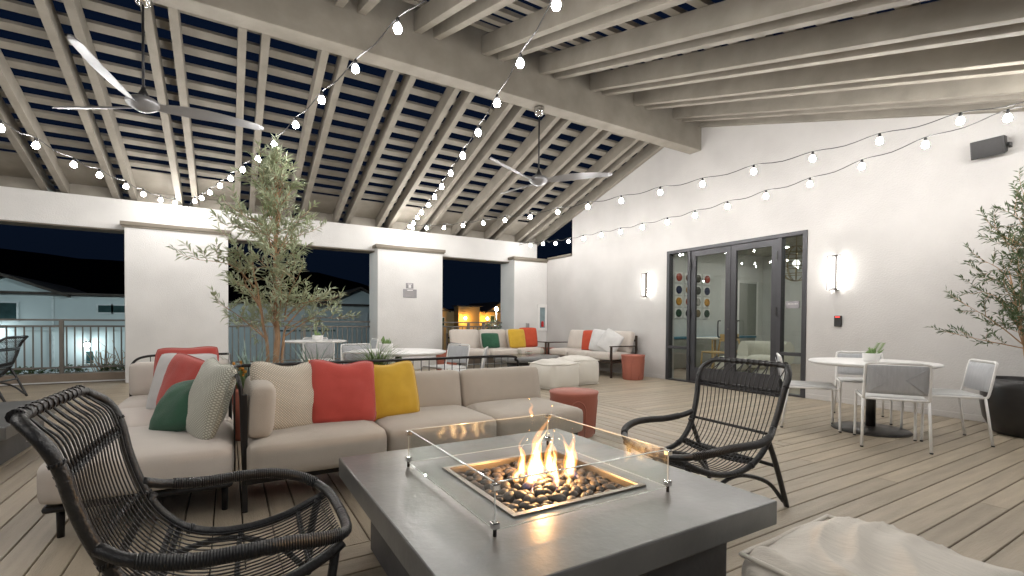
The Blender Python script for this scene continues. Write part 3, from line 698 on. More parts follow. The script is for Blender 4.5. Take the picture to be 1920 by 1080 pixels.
for x in (gx0, gx1):
    for y in (gy0, gy1):
        for z in (zb+.004, zt_-.022): box1('clamp', (x-.012, y-.012, z), (x+.012, y+.012, z+.02), 'chrome', gg, .003)
        box1('corner_edge', (x-.0016, y-.0016, zb+.0245), (x+.0016, y+.0016, zt_-.0225), 'glass_edge', gg)
        MB().lathe([(.006,.002),(.006,zb+.0035)], 10, (x,y,0)).build('foot', 'black_metal', gg)
# fire
fire = thing('fire', 'orange gas flames rising from the stones of the fire table', 'fire', (1.12, 1.64, .41))
def tongue(x, y, h, r, lean, seed, m, z0=0, par=None, fl=.75):
    P_ = []; R_ = []; N = 14
    for i in range(N+1):
        t = i/N; wob = (1.0*r*sin(7*t+seed)+.5*r*sin(15*t+2*seed))*(.15+t)
        P_.append((x+lean[0]*t*t*h+wob+.018*t*noise.noise(Vector((seed*3.1, t*3, 0))), y+lean[1]*t*t*h+.6*wob, z0+h*t)); R_.append(max(.0008, r*(.35+1.0*sin(pi*t**.62))*(1-t)**.85))
    return MB().tube(P_, R_, 10, flat=fl).build('flame_tongue', m, par or fire)
FL = [(-.035,-.02,.31,.031,(.20,-.05),1.0),(.02,.02,.22,.022,(-.05,.05),2.2),(.055,-.04,.20,.022,(-.16,.02),3.1),(.125,-.05,.22,.030,(.16,.0),4.4),(-.085,-.06,.14,.027,(.25,.0),5.0),(-.06,.05,.19,.024,(.2,.1),6.1),(.085,.05,.18,.028,(.12,.05),7.7),(.01,-.11,.15,.017,(-.25,-.1),8.3),(-.11,.0,.11,.018,(.3,.0),9.2),(.16,.0,.20,.022,(-.35,.0),9.9),(.045,-.14,.075,.013,(.1,.0),10.4),(-.01,.06,.17,.02,(.3,.0),11.3)]
for (x, y, h, r, le, sd) in FL:
    o = tongue(x, y, h, r, le, sd, 'flame_outer')
    tongue(x+.002, y, h*.78, r*.60, le, sd, 'flame_inner', .006, o)
    if h > .13: tongue(x, y, h*.25, r*1.1, (0,0), sd+2, 'flame_blue', -.005, o)
tongue(-.045, -.01, .07, .010, (-.2,.0), 3, 'flame_outer', .275)
fl_d = bpy.data.lights.new('fire_light', 'POINT'); fl_d.energy = 9.0; fl_d.color = (1, .52, .20); fl_d.shadow_soft_size = .012
fl_o = bpy.data.objects.new('fire_light', fl_d); COL.objects.link(fl_o); fl_o.parent = fire; fl_o.location = (.02, 0, .10)
# ---------------------------------------------------------------- soft furnishings
def pillow(name, label, w, h, th, m, loc, rz, tilt, roll=0, dent=.03, seed=0, group=None):
    mb = MB(); n = 18; vs = []; fs = []; idx = {}
    for s_ in (1, -1):
        for i in range(n+1):
            for j in range(n+1):
                u = -1+2*i/n; v = -1+2*j/n; u = math.copysign(abs(u)**.85, u); v = math.copysign(abs(v)**.85, v)
                ed = (i in (0, n)) or (j in (0, n)); key = (i, j, 0 if ed else s_)
                if key in idx: continue
                x = w/2*u*(1-.035*(1-v*v)); z = h/2*v*(1-.035*(1-u*u))
                t = th/2*(max(0, 1-u*u)*max(0, 1-v*v))**.40
                z -= dent*max(0, v)**2*math.exp(-(u/.5)**2)*1.3; cr_ = 1-.10*(u*u*v*v)**1.5; x *= cr_; z *= cr_
                nz = noise.noise(Vector((u*1.9+seed, v*1.9, s_*3+seed)))*.015+noise.noise(Vector((u*4.5, v*5+seed, s_*2)))*.007
                idx[key] = len(vs); vs.append((x, s_*(t+(0 if ed else nz*(1-u*u)**.5*(1-v*v)**.5)), z))
    for s_ in (1, -1):
        for i in range(n):
            for j in range(n):
                q = []
                for (a, b) in ((i,j),(i+1,j),(i+1,j+1),(i,j+1)):
                    ed = (a in (0, n)) or (b in (0, n)); q.append(idx[(a, b, 0 if ed else s_)])
                fs.append(tuple(q) if s_ < 0 else tuple(reversed(q)))
    mb.add(vs, fs, True)
    o = thing(name, label, 'pillow', loc, 0, group)
    o.rotation_mode = 'QUATERNION'
    o.rotation_quaternion = (Matrix.Rotation(rz, 3, 'Z') @ Matrix.Rotation(tilt, 3, 'X') @ Matrix.Rotation(roll, 3, 'Y')).to_quaternion()
    mb.build('cover', m, o)
    rim = [(w/2*u*(1-.035*(1-v*v))*(1-.10*(u*u*v*v)**1.5), 0, (h/2*v*(1-.035*(1-u*u))-dent*max(0, v)**2*math.exp(-(u/.5)**2)*1.3)*(1-.10*(u*u*v*v)**1.5)) for (u, v) in
           [(-1+2*i/n, -1) for i in range(n)]+[(1, -1+2*i/n) for i in range(n)]+[(1-2*i/n, 1) for i in range(n)]+[(-1, 1-2*i/n) for i in range(n)]]
    MB().tube(rim, .0042, 5, closed=True).build('piping', m, o)
    return o
def spindle_row(name, pts, z0, z1, par, r=.004):
    mb = MB()
    for (x, y) in pts: mb.tube([(x, y, z0), (x, y, z1)], r, 5)
    return mb.build(name, 'black_metal', par)
def leg(par, x, y, h, r=.016, m='black_metal', name='leg'): return MB().lathe([(r*.85, 0), (r, h)], 10, (x, y, 0)).build(name, m, par)
SZ = .40
# sofa facing the fire table
sf = thing('sofa', 'long taupe sofa with black wire back facing the fire table', 'sofa', (1.24, 3.35, 0)); bx, by = 1.24, 3.35
box1('base_frame', (.075-bx, 2.99-by, .155), (2.42-bx, 3.75-by, .19), 'black_metal', sf, .006)
for (a, b) in ((.085, .86), (.865, 1.64), (1.645, 2.425)):
    MB().rbox((b-a, .80, .215), .055, (0, .012, .014), c=((a+b)/2-bx, 3.30-by, .298)).build('seat_cushion', 'cushion', sf)
for (a, b) in ((.22, .86), (.87, 1.625), (1.635, 2.40)):
    m_ = Matrix.Rotation(radians(-12), 4, 'X')
    MB().rbox((b-a, .15, .325), .05, (0, .014, 0), c=((a+b)/2-bx, 3.56-by, .517), mtx=m_).build('back_cushion', 'cushion', sf)
MB().rbox((.145, .62, .32), .055, (.012, 0, 0), c=(.155-bx, 3.30-by, .555), mtx=Matrix.Rotation(radians(4), 4, 'Y')).build('arm_cushion', 'cushion', sf)
rail = spline([(.075-bx, 3.03-by, .19), (.066-bx, 3.015-by, .45), (.06-bx, 3.02-by, .66), (.045-bx, 3.06-by, .745), (.03-bx, 3.3-by, .757), (.03-bx, 3.66-by, .757), (.06-bx, 3.76-by, .757), (.2-bx, 3.775-by, .757), (1.2-bx, 3.775-by, .757), (2.2-bx, 3.775-by, .757), (2.30-bx, 3.775-by, .72), (2.33-bx, 3.775-by, .66), (2.335-bx, 3.775-by, .19)], 6)
MB().tube(rail, .0115, 8).build('back_rail', 'black_metal', sf)
spindle_row('spindles', [(.12+.07*i-bx, 3.775-by) for i in range(31)]+[(.03-bx, 3.15+.075*i-by) for i in range(7)], .185, .757, sf)
MB().box((.062-bx, 3.0-by, 0), (.09-bx, 3.03-by, .66)).build('front_post', 'black_metal', sf, .004)
for (x, y) in ((1.2, 3.08), (2.36, 3.08), (.1, 3.7), (1.2, 3.7), (2.36, 3.7)): leg(sf, x-bx, y-by, .156)
# lounge on the left
lg = thing('chaise_lounge', 'long pale taupe lounge at left heaped with colourful pillows', 'lounge', (-.37, 4.25, 0)); bx, by = -.37, 4.25
box1('base_frame', (-.755-bx, 3.0-by, .155), (.02-bx, 5.5-by, .19), 'black_metal', lg, .03)
for (a, b) in ((2.95, 3.78), (3.785, 4.60), (4.605, 5.42)):
    MB().rbox((.79, b-a, .215), .06, (.012, 0, .012), c=(-.375-bx, (a+b)/2-by, .298)).build('seat_cushion', 'cushion_pale', lg)
MB().rbox((.72, .15, .30), .05, (0, .012, 0), c=(-.39-bx, 5.30-by, .545)).build('end_cushion', 'cushion_pale', lg)
for (a, b) in ((3.85, 4.55), (4.56, 5.2)): MB().rbox((.14, b-a, .34), .05, (.012, 0, 0), c=(-.065-bx, (a+b)/2-by, .55), mtx=Matrix.Rotation(radians(6), 4, 'Y')).build('back_cushion', 'cushion_pale', lg)
rail = spline([(-.76-bx, 5.47-by, .19), (-.765-bx, 5.47-by, .55), (-.745-bx, 5.47-by, .68), (-.64-bx, 5.475-by, .735), (-.4-bx, 5.475-by, .74), (-.06-bx, 5.475-by, .74), (.005-bx, 5.43-by, .74), (.01-bx, 4.9-by, .74), (.01-bx, 4.1-by, .74), (.01-bx, 3.93-by, .70), (.01-bx, 3.90-by, .6), (.01-bx, 3.90-by, .19)], 6)
MB().tube(rail, .011, 8).build('back_rail', 'black_metal', lg)
spindle_row('spindles', [(-.62+.105*i-bx, 5.475-by) for i in range(6)]+[(.01-bx, 4.0+.105*i-by) for i in range(14)], .185, .738, lg)
for (x, y) in ((-.71, 3.12), (-.02, 3.12), (-.71, 5.4), (-.02, 5.4), (-.71, 4.25)): leg(lg, x-bx, y-by, .156, .018)
# pillows on the two sofas
NG = 'pillows on the near sofas'
pillow('pillow', 'beige speckled woven pillow in the corner of the long sofa', .47, .47, .17, 'speckle_cloth', (.335, 3.29, .60), radians(18), radians(-18), radians(3), .035, 1, NG)
pillow('pillow', 'square red pillow between the speckled and yellow pillows', .46, .46, .17, 'red_cloth', (.66, 3.31, .60), radians(4), radians(-20), radians(4), .03, 2, NG)
pillow('pillow', 'square mustard yellow pillow on the long sofa', .43, .43, .16, 'yellow_cloth', (.985, 3.36, .58), radians(-2), radians(-20), radians(-3), .02, 3, NG)
pillow('pillow', 'grey speckled woven pillow leaning at the near end of the lounge', .48, .48, .17, 'speckle_cloth_grey', (-.10, 3.32, .61), radians(-73), radians(-17), radians(4), .02, 4, NG)
pillow('pillow', 'dark green pillow lying in front on the lounge', .42, .36, .15, 'green_cloth', (-.235, 3.50, .55), radians(-56), radians(-34), radians(-14), .0, 5, NG)
pillow('pillow', 'red pillow standing behind the green one on the lounge', .45, .45, .15, 'red_cloth', (-.27, 4.02, .60), radians(-55), radians(-14), radians(10), .0, 6, NG)
pillow('pillow', 'pale grey pillow behind the middle red pillow on the lounge', .48, .48, .13, 'pale_cloth', (-.30, 4.32, .60), radians(-34), radians(-20), radians(0), .01, 7, NG)
pillow('pillow', 'red pillow at the very back of the lounge pile', .46, .46, .13, 'red_cloth', (-.29, 4.60, .64), radians(-14), radians(-16), radians(-2), .01, 8, NG)
# ---------------------------------------------------------------- far seating
def wood_sofa(name, label, loc, rz, w, seats):
    s = thing(name, label, 'sofa', loc, rz); h = w/2
    for i in range(seats):
        a = -h+.04+i*(w-.08)/seats; b = a+(w-.08)/seats-.006
        MB().rbox((b-a, .62, .15), .05, (0, .01, .012), c=((a+b)/2, .04, .405)).build('seat_cushion', 'cushion_pale', s)
        MB().rbox((b-a, .14, .46), .06, (0, .012, 0), c=((a+b)/2, -.26, .68), mtx=Matrix.Rotation(radians(14), 4, 'X')).build('back_cushion', 'cushion_pale', s)
    box1('seat_frame', (-h+.02, -.32, .28), (h-.02, .34, .32), 'bronze_metal', s, .004)
    for x in (-1, 1):
        xx = x*(h-.01)
        MB().box((xx-.016, .31, 0), (xx+.016, .35, .60)).build('front_leg', 'bronze_metal', s, .003)
        MB().box((xx-.016, -.36, 0), (xx+.016, -.32, .82)).build('rear_leg', 'bronze_metal', s, .003)
        MB().box((xx-.022, -.319, .601), (xx+.022, .36, .622)).build('armrest', 'bronze_metal', s, .004)
    MB().box((-h, -.365, .70), (h, -.345, .74)).build('back_bar', 'bronze_metal', s, .003)
    return s
wood_sofa('sofa', 'pale three seat sofa in front of the narrow bay at the back', (5.27, 9.42, 0), pi, 2.22, 3)
wood_sofa('sofa', 'pale three seat sofa against the gable wall left of the doors', (6.70, 7.93, 0), pi/2, 2.12, 3)
FG = 'pillows on the far sofas'
pillow('pillow', 'green pillow on the far back sofa', .46, .36, .13, 'green_cloth', (5.05, 9.36, .66), 0, radians(-18), 0, .0, 11, FG)
pillow('pillow', 'yellow pillow on the far back sofa', .46, .46, .13, 'yellow_cloth', (5.72, 9.32, .70), 0, radians(-14), 0, .0, 12, FG)
pillow('pillow', 'orange red pillow at the right end of the far back sofa', .48, .48, .13, 'red_cloth_far', (6.10, 9.42, .72), radians(-6), radians(-12), 0, .0, 13, FG)
pillow('pillow', 'orange red pillow on the sofa against the gable wall', .45, .46, .14, 'red_cloth_far', (6.62, 7.80, .69), radians(-78), radians(-8), 0, .0, 14, FG)
pillow('pillow', 'white pillow next to the orange one on the gable wall sofa', .46, .48, .14, 'pale_cloth', (6.62, 7.50, .70), radians(-72), radians(-12), radians(8), .0, 15, FG)
pillow('pillow', 'white pillow nearest the armrest on the gable wall sofa', .46, .46, .14, 'pale_cloth', (6.62, 7.18, .69), radians(-66), radians(-16), radians(28), .0, 16, FG)
# terracotta stools
def drum(loc, r, h, label, rz=0):
    d = thing('drum_stool', label, 'stool', loc, rz, 'terracotta drum stools')
    MB().lathe([(r*.80, 0), (r*.84, .02), (r*.97, h-.03), (r, h-.012), (r*.985, h), (r*.2, h+.001)], 40).build('body', 'terracotta', d)
    for k in range(4):                         # arched recesses shown as raised ribs framing a scooped panel
        a = k*pi/2+pi/4; mb = MB(); vs = []; N = 12
        for i in range(N+1):
            t = pi*i/N; u = cos(t)*.36; z = .02+(h*.52)*1+sin(t)*h*.26
            vs.append((u, z))
        path = [(.36, .02)]+vs+[(-.36, .02)]
        P_ = []
        for (u, z) in path:
            rr = r*(.84+.13*z/h)+.001; P_.append((rr*cos(a+u), rr*sin(a+u), z))
        mb.tube(P_, .006, 5).build('arch_rib', 'terracotta', d)
drum((2.84, 3.58, 0), .235, .42, 'terracotta drum stool at the end of the long sofa', .3)
drum((6.62, 6.55, 0), .225, .47, 'terracotta drum stool between the gable wall sofa and the doors', .2)
drum((6.75, 9.62, 0), .22, .45, 'terracotta drum stool in the back corner between the far sofas', 0)
drum((3.92, 9.2, 0), .23, .47, 'terracotta drum stool left of the far back sofa', 0)
# poufs
def pouf(loc, w, h, rz, m, label, seed, wr=.016, bul=.06, n=24, folds=.012):
    p = thing('pouf', label, 'pouf', loc, rz, 'square floor poufs')
    b = MB().rbox((w, w, h), .075, (.04, .04, bul), n=n, c=(0, 0, h/2+.002), wrinkle=wr, seed=seed, folds=folds).build('cover', m, p)
    for z in (h-.012, .02):
        pts_ = []; q = w/2-.012
        for k in range(40):
            t = k/10; side = int(t); u = (t-side)*2-1
            x, y = ((u*q, -q), (q, u*q), (-u*q, q), (-q, -u*q))[side]
            wv = .006*noise.noise(Vector((k*.7+seed, z*9, 0)))+.006*(1-u*u)
            x *= 1+wv*2; y *= 1+wv*2
            nz = noise.noise(Vector((x*5+seed, y*5, (z-h/2)*5)))
            pts_.append((x, y, z+wr*.7*nz))
        MB().tube(pts_, .0085, 6, closed=True).build('seam', m, p)
    return p
pouf((1.70, .63, 0), .60, .34, radians(2), 'linen', 'large oatmeal linen pouf in the right foreground', 3.3, .018, .075, 56, .026)
pouf((.80, .40, 0), .58, .335, radians(6), 'linen', 'linen pouf barely showing at the bottom edge in front of the table', 8.1)
pouf((4.62, 6.35, 0), .62, .41, radians(8), 'canvas_white', 'off white canvas pouf nearer the long sofa', 5.2)
pouf((5.28, 6.62, 0), .62, .43, radians(-4), 'canvas_white', 'off white canvas pouf nearer the gable wall', 6.9)
ct = thing('coffee_table', 'oval grey concrete coffee table between the far sofas', 'coffee table', (5.0, 7.75, 0), radians(10))
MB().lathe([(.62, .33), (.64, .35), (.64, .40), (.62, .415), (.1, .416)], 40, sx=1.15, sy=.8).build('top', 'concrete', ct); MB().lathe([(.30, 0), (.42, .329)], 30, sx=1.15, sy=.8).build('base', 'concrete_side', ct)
for i, (x, y, h) in enumerate(((4.72, 7.6, .14), (4.98, 7.72, .09), (5.34, 7.72, .17), (5.15, 7.9, .08))):
    v = thing('glass_vase', ('clear glass vase at the left of the coffee table', 'short clear tumbler in the middle of the coffee table', 'tall clear glass bottle at the right of the coffee table', 'low clear glass bowl behind the tumbler on the coffee table')[i], 'glass', (x, y, .417), 0, 'glassware on the coffee table')
    MB().lathe([(.03, 0), (.045, .02), (.05, h*.5), (.03 if h > .1 else .05, h)], 16).build('body', 'glass', v)
# ---------------------------------------------------------------- rattan chairs
PROF = [(.355,.342,.24),(.30,.312,.255),(.20,.270,.262),(.08,.248,.266),(-.04,.252,.27),(-.14,.288,.276),(-.22,.365,.284),(-.272,.465,.292),(-.312,.585,.304),(-.335,.69,.315),(-.362,.755,.318),(-.40,.805,.302)]
PS = spline([(a, b, c) for a, b, c in PROF], 6); NP = len(PS)
def surf(s, u):
    f = s*(NP-1); i = min(NP-2, int(f)); t = f-i; p = PS[i].lerp(PS[i+1], t)
    sag = .028*(1-u*u)*sin(pi*min(1, s*1.05))
    return Vector((u*p.z, p.x-sag*(.3 if s < .5 else 1), p.y-sag*(1 if s < .5 else .2)))
def rattan(loc, facing, label):
    rz = math.atan2(facing[1], facing[0])-pi/2
    c = thing('rattan_chair', label, 'chair', loc, rz, 'black rattan lounge chairs')
    if 'r' not in proto:
        fr = [surf(s, -1) for s in [.02+.94*i/30 for i in range(31)]]
        top = [Vector((-.272, -.424, .820)), Vector((-.21, -.432, .826)), Vector((0, -.436, .829)), Vector((.21, -.432, .826)), Vector((.272, -.424, .820))]
        loop = fr+spline(top, 4)+[Vector((-p.x, p.y, p.z)) for p in reversed(fr)]
        back = MB().tube(loop, [.0165]*len(loop), 10).build('back_frame', 'rattan', c)
        arm = []
        for sx in (-1, 1):
            A = [(sx*.294,-.272,.475),(sx*.33,-.20,.445),(sx*.362,-.08,.425),(sx*.375,.05,.425),(sx*.365,.17,.42),(sx*.325,.28,.395),(sx*.225,.355,.362),(sx*.10,.376,.346),(0,.379,.344)]
            sp_ = spline(A, 6)
            MB().tube(sp_, .018, 10).build('armrest', 'rattan', c)
            MB().tube([p+Vector((0,0,.0006)) for p in sp_[7:34]], .0215, 12).build('arm_wrap', 'rattan_wrap', c)
        canes = MB(); NC = 20
        for i in range(NC):
            u = -.93+1.86*i/(NC-1)
            canes.tube([surf(.005+.80*k/26, u) for k in range(27)], .0029, 5)
        for i in range(0, NC-1, 2):
            u0, u1 = -.93+1.86*i/(NC-1), -.93+1.86*(i+1)/(NC-1); um = (u0+u1)/2
            a, b = surf(.805, u0), surf(.805, u1); tp = Vector((um*.295, -.432, .822)); m1 = surf(.90, um)
            n0, n1 = surf(.90, u0), surf(.90, u1); w0 = n0.lerp(n1, .08).lerp(tp, .55); w1 = n1.lerp(n0, .08).lerp(tp, .55)
            canes.tube(spline([a, n0, w0, tp, w1, n1, b], 4), .0034, 5)
        canes.build('cane_weave', 'rattan', c)
        for s_, r_ in ((.805, .010), (.62, .009), (.475, .011), (.30, .009), (.14, .010)):
            for dz in ((-.008, .008) if s_ in (.805, .475) else (0,)):
                MB().tube([surf(s_+dz*1.3, -.98+1.96*k/12)+Vector((0, -.009 if s_ > .45 else 0, -.009)) for k in range(13)], r_, 6).build('cross_bar', 'rattan_wrap', c)
        wr = MB()
        for i in range(13):
            x = -.25+.5*i/12; wr.tube([(x-.007, -.4345, .8275), (x+.007, -.4345, .8275)], .0195, 10)
        for sx in (-1, 1):
            for s_ in (.43, .60, .84): p = surf(s_, sx); q = surf(s_+.012, sx); wr.tube([p, q], .0195, 10)
        wr.build('bindings', 'rattan_wrap', c, kind='stuff')
        for sx in (-1, 1):
            MB().tube(spline([(sx*.285,-.235,.43),(sx*.285,-.32,.25),(sx*.282,-.42,0)], 5), .015, 8).build('rear_leg', 'rattan', c)
            MB().tube(spline([(sx*.235,.325,.325),(sx*.26,.30,.18),(sx*.275,.29,0)], 5), .015, 8).build('front_leg', 'rattan', c)
            MB().tube(spline([(sx*.27,-.405,.03),(sx*.26,-.27,.16),(sx*.255,-.03,.225),(sx*.26,.16,.16),(sx*.27,.28,.03)], 6), .012, 8).build('side_arch', 'rattan', c)
        MB().tube([(-.285,-.32,.25),(.285,-.32,.25)], .011, 8).build('stretcher', 'rattan', c)
        proto['r'] = c
    else:
        for ch in proto['r'].children: dup(ch, c)
    return c
rattan((-.012, 1.88, 0), (1, -.03), 'black rattan lounge chair in the left foreground')
rattan((2.42, 1.86, 0), (-1, .10), 'black rattan lounge chair right of the fire table')
rattan((-2.85, 8.85, 0), (-1, .10), 'rattan lounge chair cut off by the left edge near the railing')
# ---------------------------------------------------------------- dining sets
def dining_chair(loc, facing, label):
    rz = math.atan2(facing[1], facing[0])-pi/2
    c = thing('dining_chair', label, 'chair', loc, rz, 'white dining chairs')
    if 'd' not in proto:
        for sx in (-1, 1):
            MB().tube(spline([(sx*.225,-.215,.425),(sx*.225,-.24,.46),(sx*.22,-.285,.70),(sx*.205,-.295,.735),(sx*.17,-.30,.742)], 5), .011, 8).build('back_post', 'white_paint', c)
            MB().tube([(sx*.225,-.215,.425),(sx*.235,-.27,0)], .011, 8).build('rear_leg', 'white_paint', c)
            MB().tube(spline([(sx*.225,.16,.425),(sx*.224,.205,.422),(sx*.224,.225,.395),(sx*.228,.235,0)], 5), .011, 8).build('front_leg', 'white_paint', c)
            MB().tube([(sx*.225,-.215,.425),(sx*.225,.165,.425)], .010, 8).build('side_rail', 'white_paint', c)
        MB().tube([(-.17,-.30,.742),(.17,-.30,.742)], .011, 8).build('top_rail', 'white_paint', c)
        MB().tube([(-.225,-.215,.425),(.225,-.215,.425)], .010, 8).build('rear_rail', 'white_paint', c)
        MB().rbox((.43,.42,.026), .012, (0,0,.008), c=(0,0,.437)).build('seat', 'sling_seat', c)
        m_ = Matrix.Rotation(radians(10), 4, 'X')
        bk = MB().rbox((.42,.024,.255), .011, (0,.012,0), c=(0,-.268,.60), mtx=m_).build('backrest', 'sling', c)
        for sx in (-1, 1):
            for y in (-.2555, -.2975):
                MB().tube([(sx*.185, y-.018, .70), (sx*.06, y, .60), (sx*.185, y+.018, .50)], .0032, 4).build('quilt_seam', 'sling', bk)
        for sx in (-1, 1): MB().lathe([(.013,0),(.013,.012)], 8, (sx*.228,.235,0)).build('foot_cap', 'plastic_black', c)
        for sx in (-1, 1): MB().lathe([(.013,0),(.013,.012)], 8, (sx*.235,-.27,0)).build('foot_cap', 'plastic_black', c)
        proto['d'] = c
    else:
        for ch in proto['d'].children: dup(ch, c)
    return c
def round_table(loc, r, h, label):
    t = thing('round_table', label, 'table', loc, 0, 'white round dining tables')
    MB().lathe([(.05, h-.045), (r-.03, h-.035), (r, h-.02), (r, h-.006), (r-.01, h), (.02, h+.0005)], 56).build('table_top', 'white_paint', t)
    MB().lathe([(.33, 0), (.335, .008), (.32, .022), (.10, .035), (.05, .045)], 40).build('base_plate', 'pot_black', t)
    MB().lathe([(.042, .04), (.042, h-.045)], 20).build('pedestal', 'pot_black', t)
TB = (5.60, 2.24, 0)
round_table(TB, .545, .70, 'round white dining table beside the gable wall')
dining_chair((5.27, 2.66, 0), (.54, -.84), 'white dining chair at the left of the right hand table, partly behind the rattan')
dining_chair((5.12, 1.90, 0), (.868, .496), 'white dining chair with its back to the camera at the right hand table')
dining_chair((5.80, 1.74, 0), (-.62, .79), 'white dining chair at the right hand table nearest the black planter')
dining_chair((6.18, 2.56, 0), (-.868, -.496), 'white dining chair tucked between the right hand table and the wall')
T2, T3 = (1.32, 8.95, 0), (1.86, 5.92, 0)
round_table(T2, .52, .73, 'far round white dining table by the middle bay railing')
round_table(T3, .60, .70, 'round white dining table right behind the long sofa')
dining_chair((1.25, 8.30, 0), (.05, 1), 'white dining chair with its back to the camera at the far table')
dining_chair((1.45, 9.65, 0), (-.05, -1), 'white dining chair on the railing side of the far table')
dining_chair((2.05, 8.90, 0), (-1, .0), 'white dining chair at the right of the far table')
dining_chair((1.38, 5.30, 0), (.55, .8), 'white dining chair directly behind the red pillow')
dining_chair((1.62, 6.66, 0), (.2, -1), 'white dining chair at the back left of the middle table')
dining_chair((2.58, 5.52, 0), (-.8, .5), 'white dining chair at the right of the middle table, nearer the sofa')
dining_chair((2.62, 6.25, 0), (-.9, -.3), 'white dining chair at the right of the middle table, farther from the sofa')
for (x, y, z, r, h, lab, sd) in ((TB[0]-.06, TB[1]-.02, .701, .075, .085, 'fluted white bowl of succulents on the right hand table', 1), (T2[0]+.02, T2[1]-.1, .731, .09, .09, 'white bowl of succulents on the far table', 2), (1.66, 5.78, .701, .085, .10, 'white bowl of cactus and succulents on the middle table', 3)):
    p = thing('succulent_bowl', lab, 'plant', (x, y, z), 0, 'succulent bowls on the tables')
    MB().lathe([(r*.78, 0), (r*.95, h*.3), (r, h*.9), (r, h), (r*.9, h), (r*.86, h*.9), (.01, h*.88)], 24).build('bowl', 'white_paint', p)
    rr = random.Random(sd); mb = MB()
    for k in range(26):
        a = rr.uniform(0, 6.28); e = rr.uniform(.5, 1.4); L_ = rr.uniform(.04, .085); b0 = Vector((rr.uniform(-1,1)*r*.55, rr.uniform(-1,1)*r*.55, h*.88)); d = Vector((cos(a)*cos(e), sin(a)*cos(e), sin(e)))
        mb.tube([b0, b0+d*L_*.5, b0+d*L_], [.006, .009, .001], 5)
    if sd == 1:
        for (dx, dy) in ((.02, .0), (.05, -.03)):
            for k in range(9): 
                b0 = Vector((dx+.006*k, dy-.004*k, h+.012*k)); 
                for s_ in (-1, 1): mb.tube([b0, b0+Vector((.01, s_*.022, .012))], [.005, .001], 4)
    if sd > 1: mb.tube([(-.03, 0, h*.85), (-.035, 0, h+.045), (-.03, 0, h+.09)], [.014, .026, .004], 8).tube([(.02, .02, h*.85), (.02, .02, h+.05)], [.012, .006], 6)
    mb.build('leaves', 'succulent', p)
# ---------------------------------------------------------------- trees and plants
def leaf_add(mb, p, d, L_, w, up):
    d = d.normalized(); s_ = d.cross(up); s_ = s_.normalized() if s_.length > .01 else d.orthogonal().normalized(); n_ = s_.cross(d)
    mb.add([p, p+d*L_*.45+s_*w+n_*w*.35, p+d*L_+n_*(-.10*L_), p+d*L_*.45-s_*w+n_*w*.35], [(0,1,2),(0,2,3)])
def olive(loc, stems, branches, label, cat, leafm, seed, lw=.0075, ll=.062, name='olive_tree', dens=1.0):
    rr = random.Random(seed); t = thing(name, label, cat, loc)
    tr = MB(); lf = MB()
    for (pts_, r0, r1) in stems:
        sp_ = spline(pts_, 8); N = len(sp_)
        sp_ = [p+Vector((noise.noise(p*5+Vector((seed,0,0))), noise.noise(p*5+Vector((0,seed,9))), 0))*.012 for p in sp_]
        tr.tube(sp_, [r0+(r1-r0)*i/(N-1) for i in range(N)], 9)
    def twig(p, d, L_, r):
        N = 5; pts_ = [p]; q = p.copy(); dd = d.normalized()
        for i in range(N):
            dd = (dd+Vector((rr.uniform(-.25,.25), rr.uniform(-.25,.25), rr.uniform(-.12,.22)))).normalized(); q = q+dd*L_/N; pts_.append(q.copy())
        tr.tube(pts_, [r*(1-.8*i/N) for i in range(N+1)], 4, cap=False)
        n_ = max(3, int(L_/.019*dens))
        for k in range(n_):
            f = (.12+.88*k/(n_-1))*N; i = min(N-1, int(f)); pp = pts_[i].lerp(pts_[i+1], f-i); ax = (pts_[i+1]-pts_[i]).normalized()
            for s_ in (0, 1):
                v = Vector((rr.gauss(0,1), rr.gauss(0,1), rr.gauss(.25,.9))); v = (v-ax*v.dot(ax))
                if v.length < .05: continue
                dl = ax*rr.uniform(.5,1.0)+v.normalized()*rr.uniform(.5,1.0)
                leaf_add(lf, pp, dl, ll*rr.uniform(.6,1.15), lw*rr.uniform(.7,1.15), Vector((rr.gauss(0,.5), rr.gauss(0,.5), 1)))
    for (p0, p1, r0, nt) in branches:
        p0, p1 = Vector(p0), Vector(p1); mid = p0.lerp(p1, .5)+Vector((rr.uniform(-.05,.05), rr.uniform(-.05,.05), rr.uniform(.0,.08)*(p1-p0).length*2))
        sp_ = spline([p0, mid, p1], 7); N = len(sp_); tr.tube(sp_, [r0*(1-.8*i/(N-1)) for i in range(N)], 6, cap=False)
        for k in range(nt):
            f = (.22+.78*(k+rr.random()*.6)/nt)*(N-1); i = min(N-2, int(f)); pp = sp_[i].lerp(sp_[i+1], f-i); ax = (sp_[i+1]-sp_[i]).normalized()
            v = Vector((rr.gauss(0,1), rr.gauss(0,1), rr.gauss(.2,.7))); d = ax*rr.uniform(.4,1.1)+v.normalized()*.9
            twig(pp, d, rr.uniform(.12,.24), .0028)
        twig(p1, sp_[-1]-sp_[-2], .2, .003)
    tr.build('trunk', 'bark', t); lf.build('crown', leafm, t, kind=None)
    return t
cr = Vector((.858, -.514, 0)); cf = Vector((.514, .858, 0))
def CP(a, b, z): return tuple(cr*a+cf*b+Vector((0,0,z)))
st = [([CP(0,0,.42), CP(.015,0,.9), CP(-.015,.02,1.5), CP(.0,.02,2.05), CP(.02,.0,2.45)], .034, .006),
      ([CP(-.04,-.02,.42), CP(-.07,-.03,.85), CP(-.13,-.06,1.25), CP(-.20,-.05,1.65)], .020, .005),
      ([CP(.04,.02,.42), CP(.06,.03,.8), CP(.09,.03,1.0), CP(.28,.06,1.25)], .018, .005)]
br = []
R2 = random.Random(5)
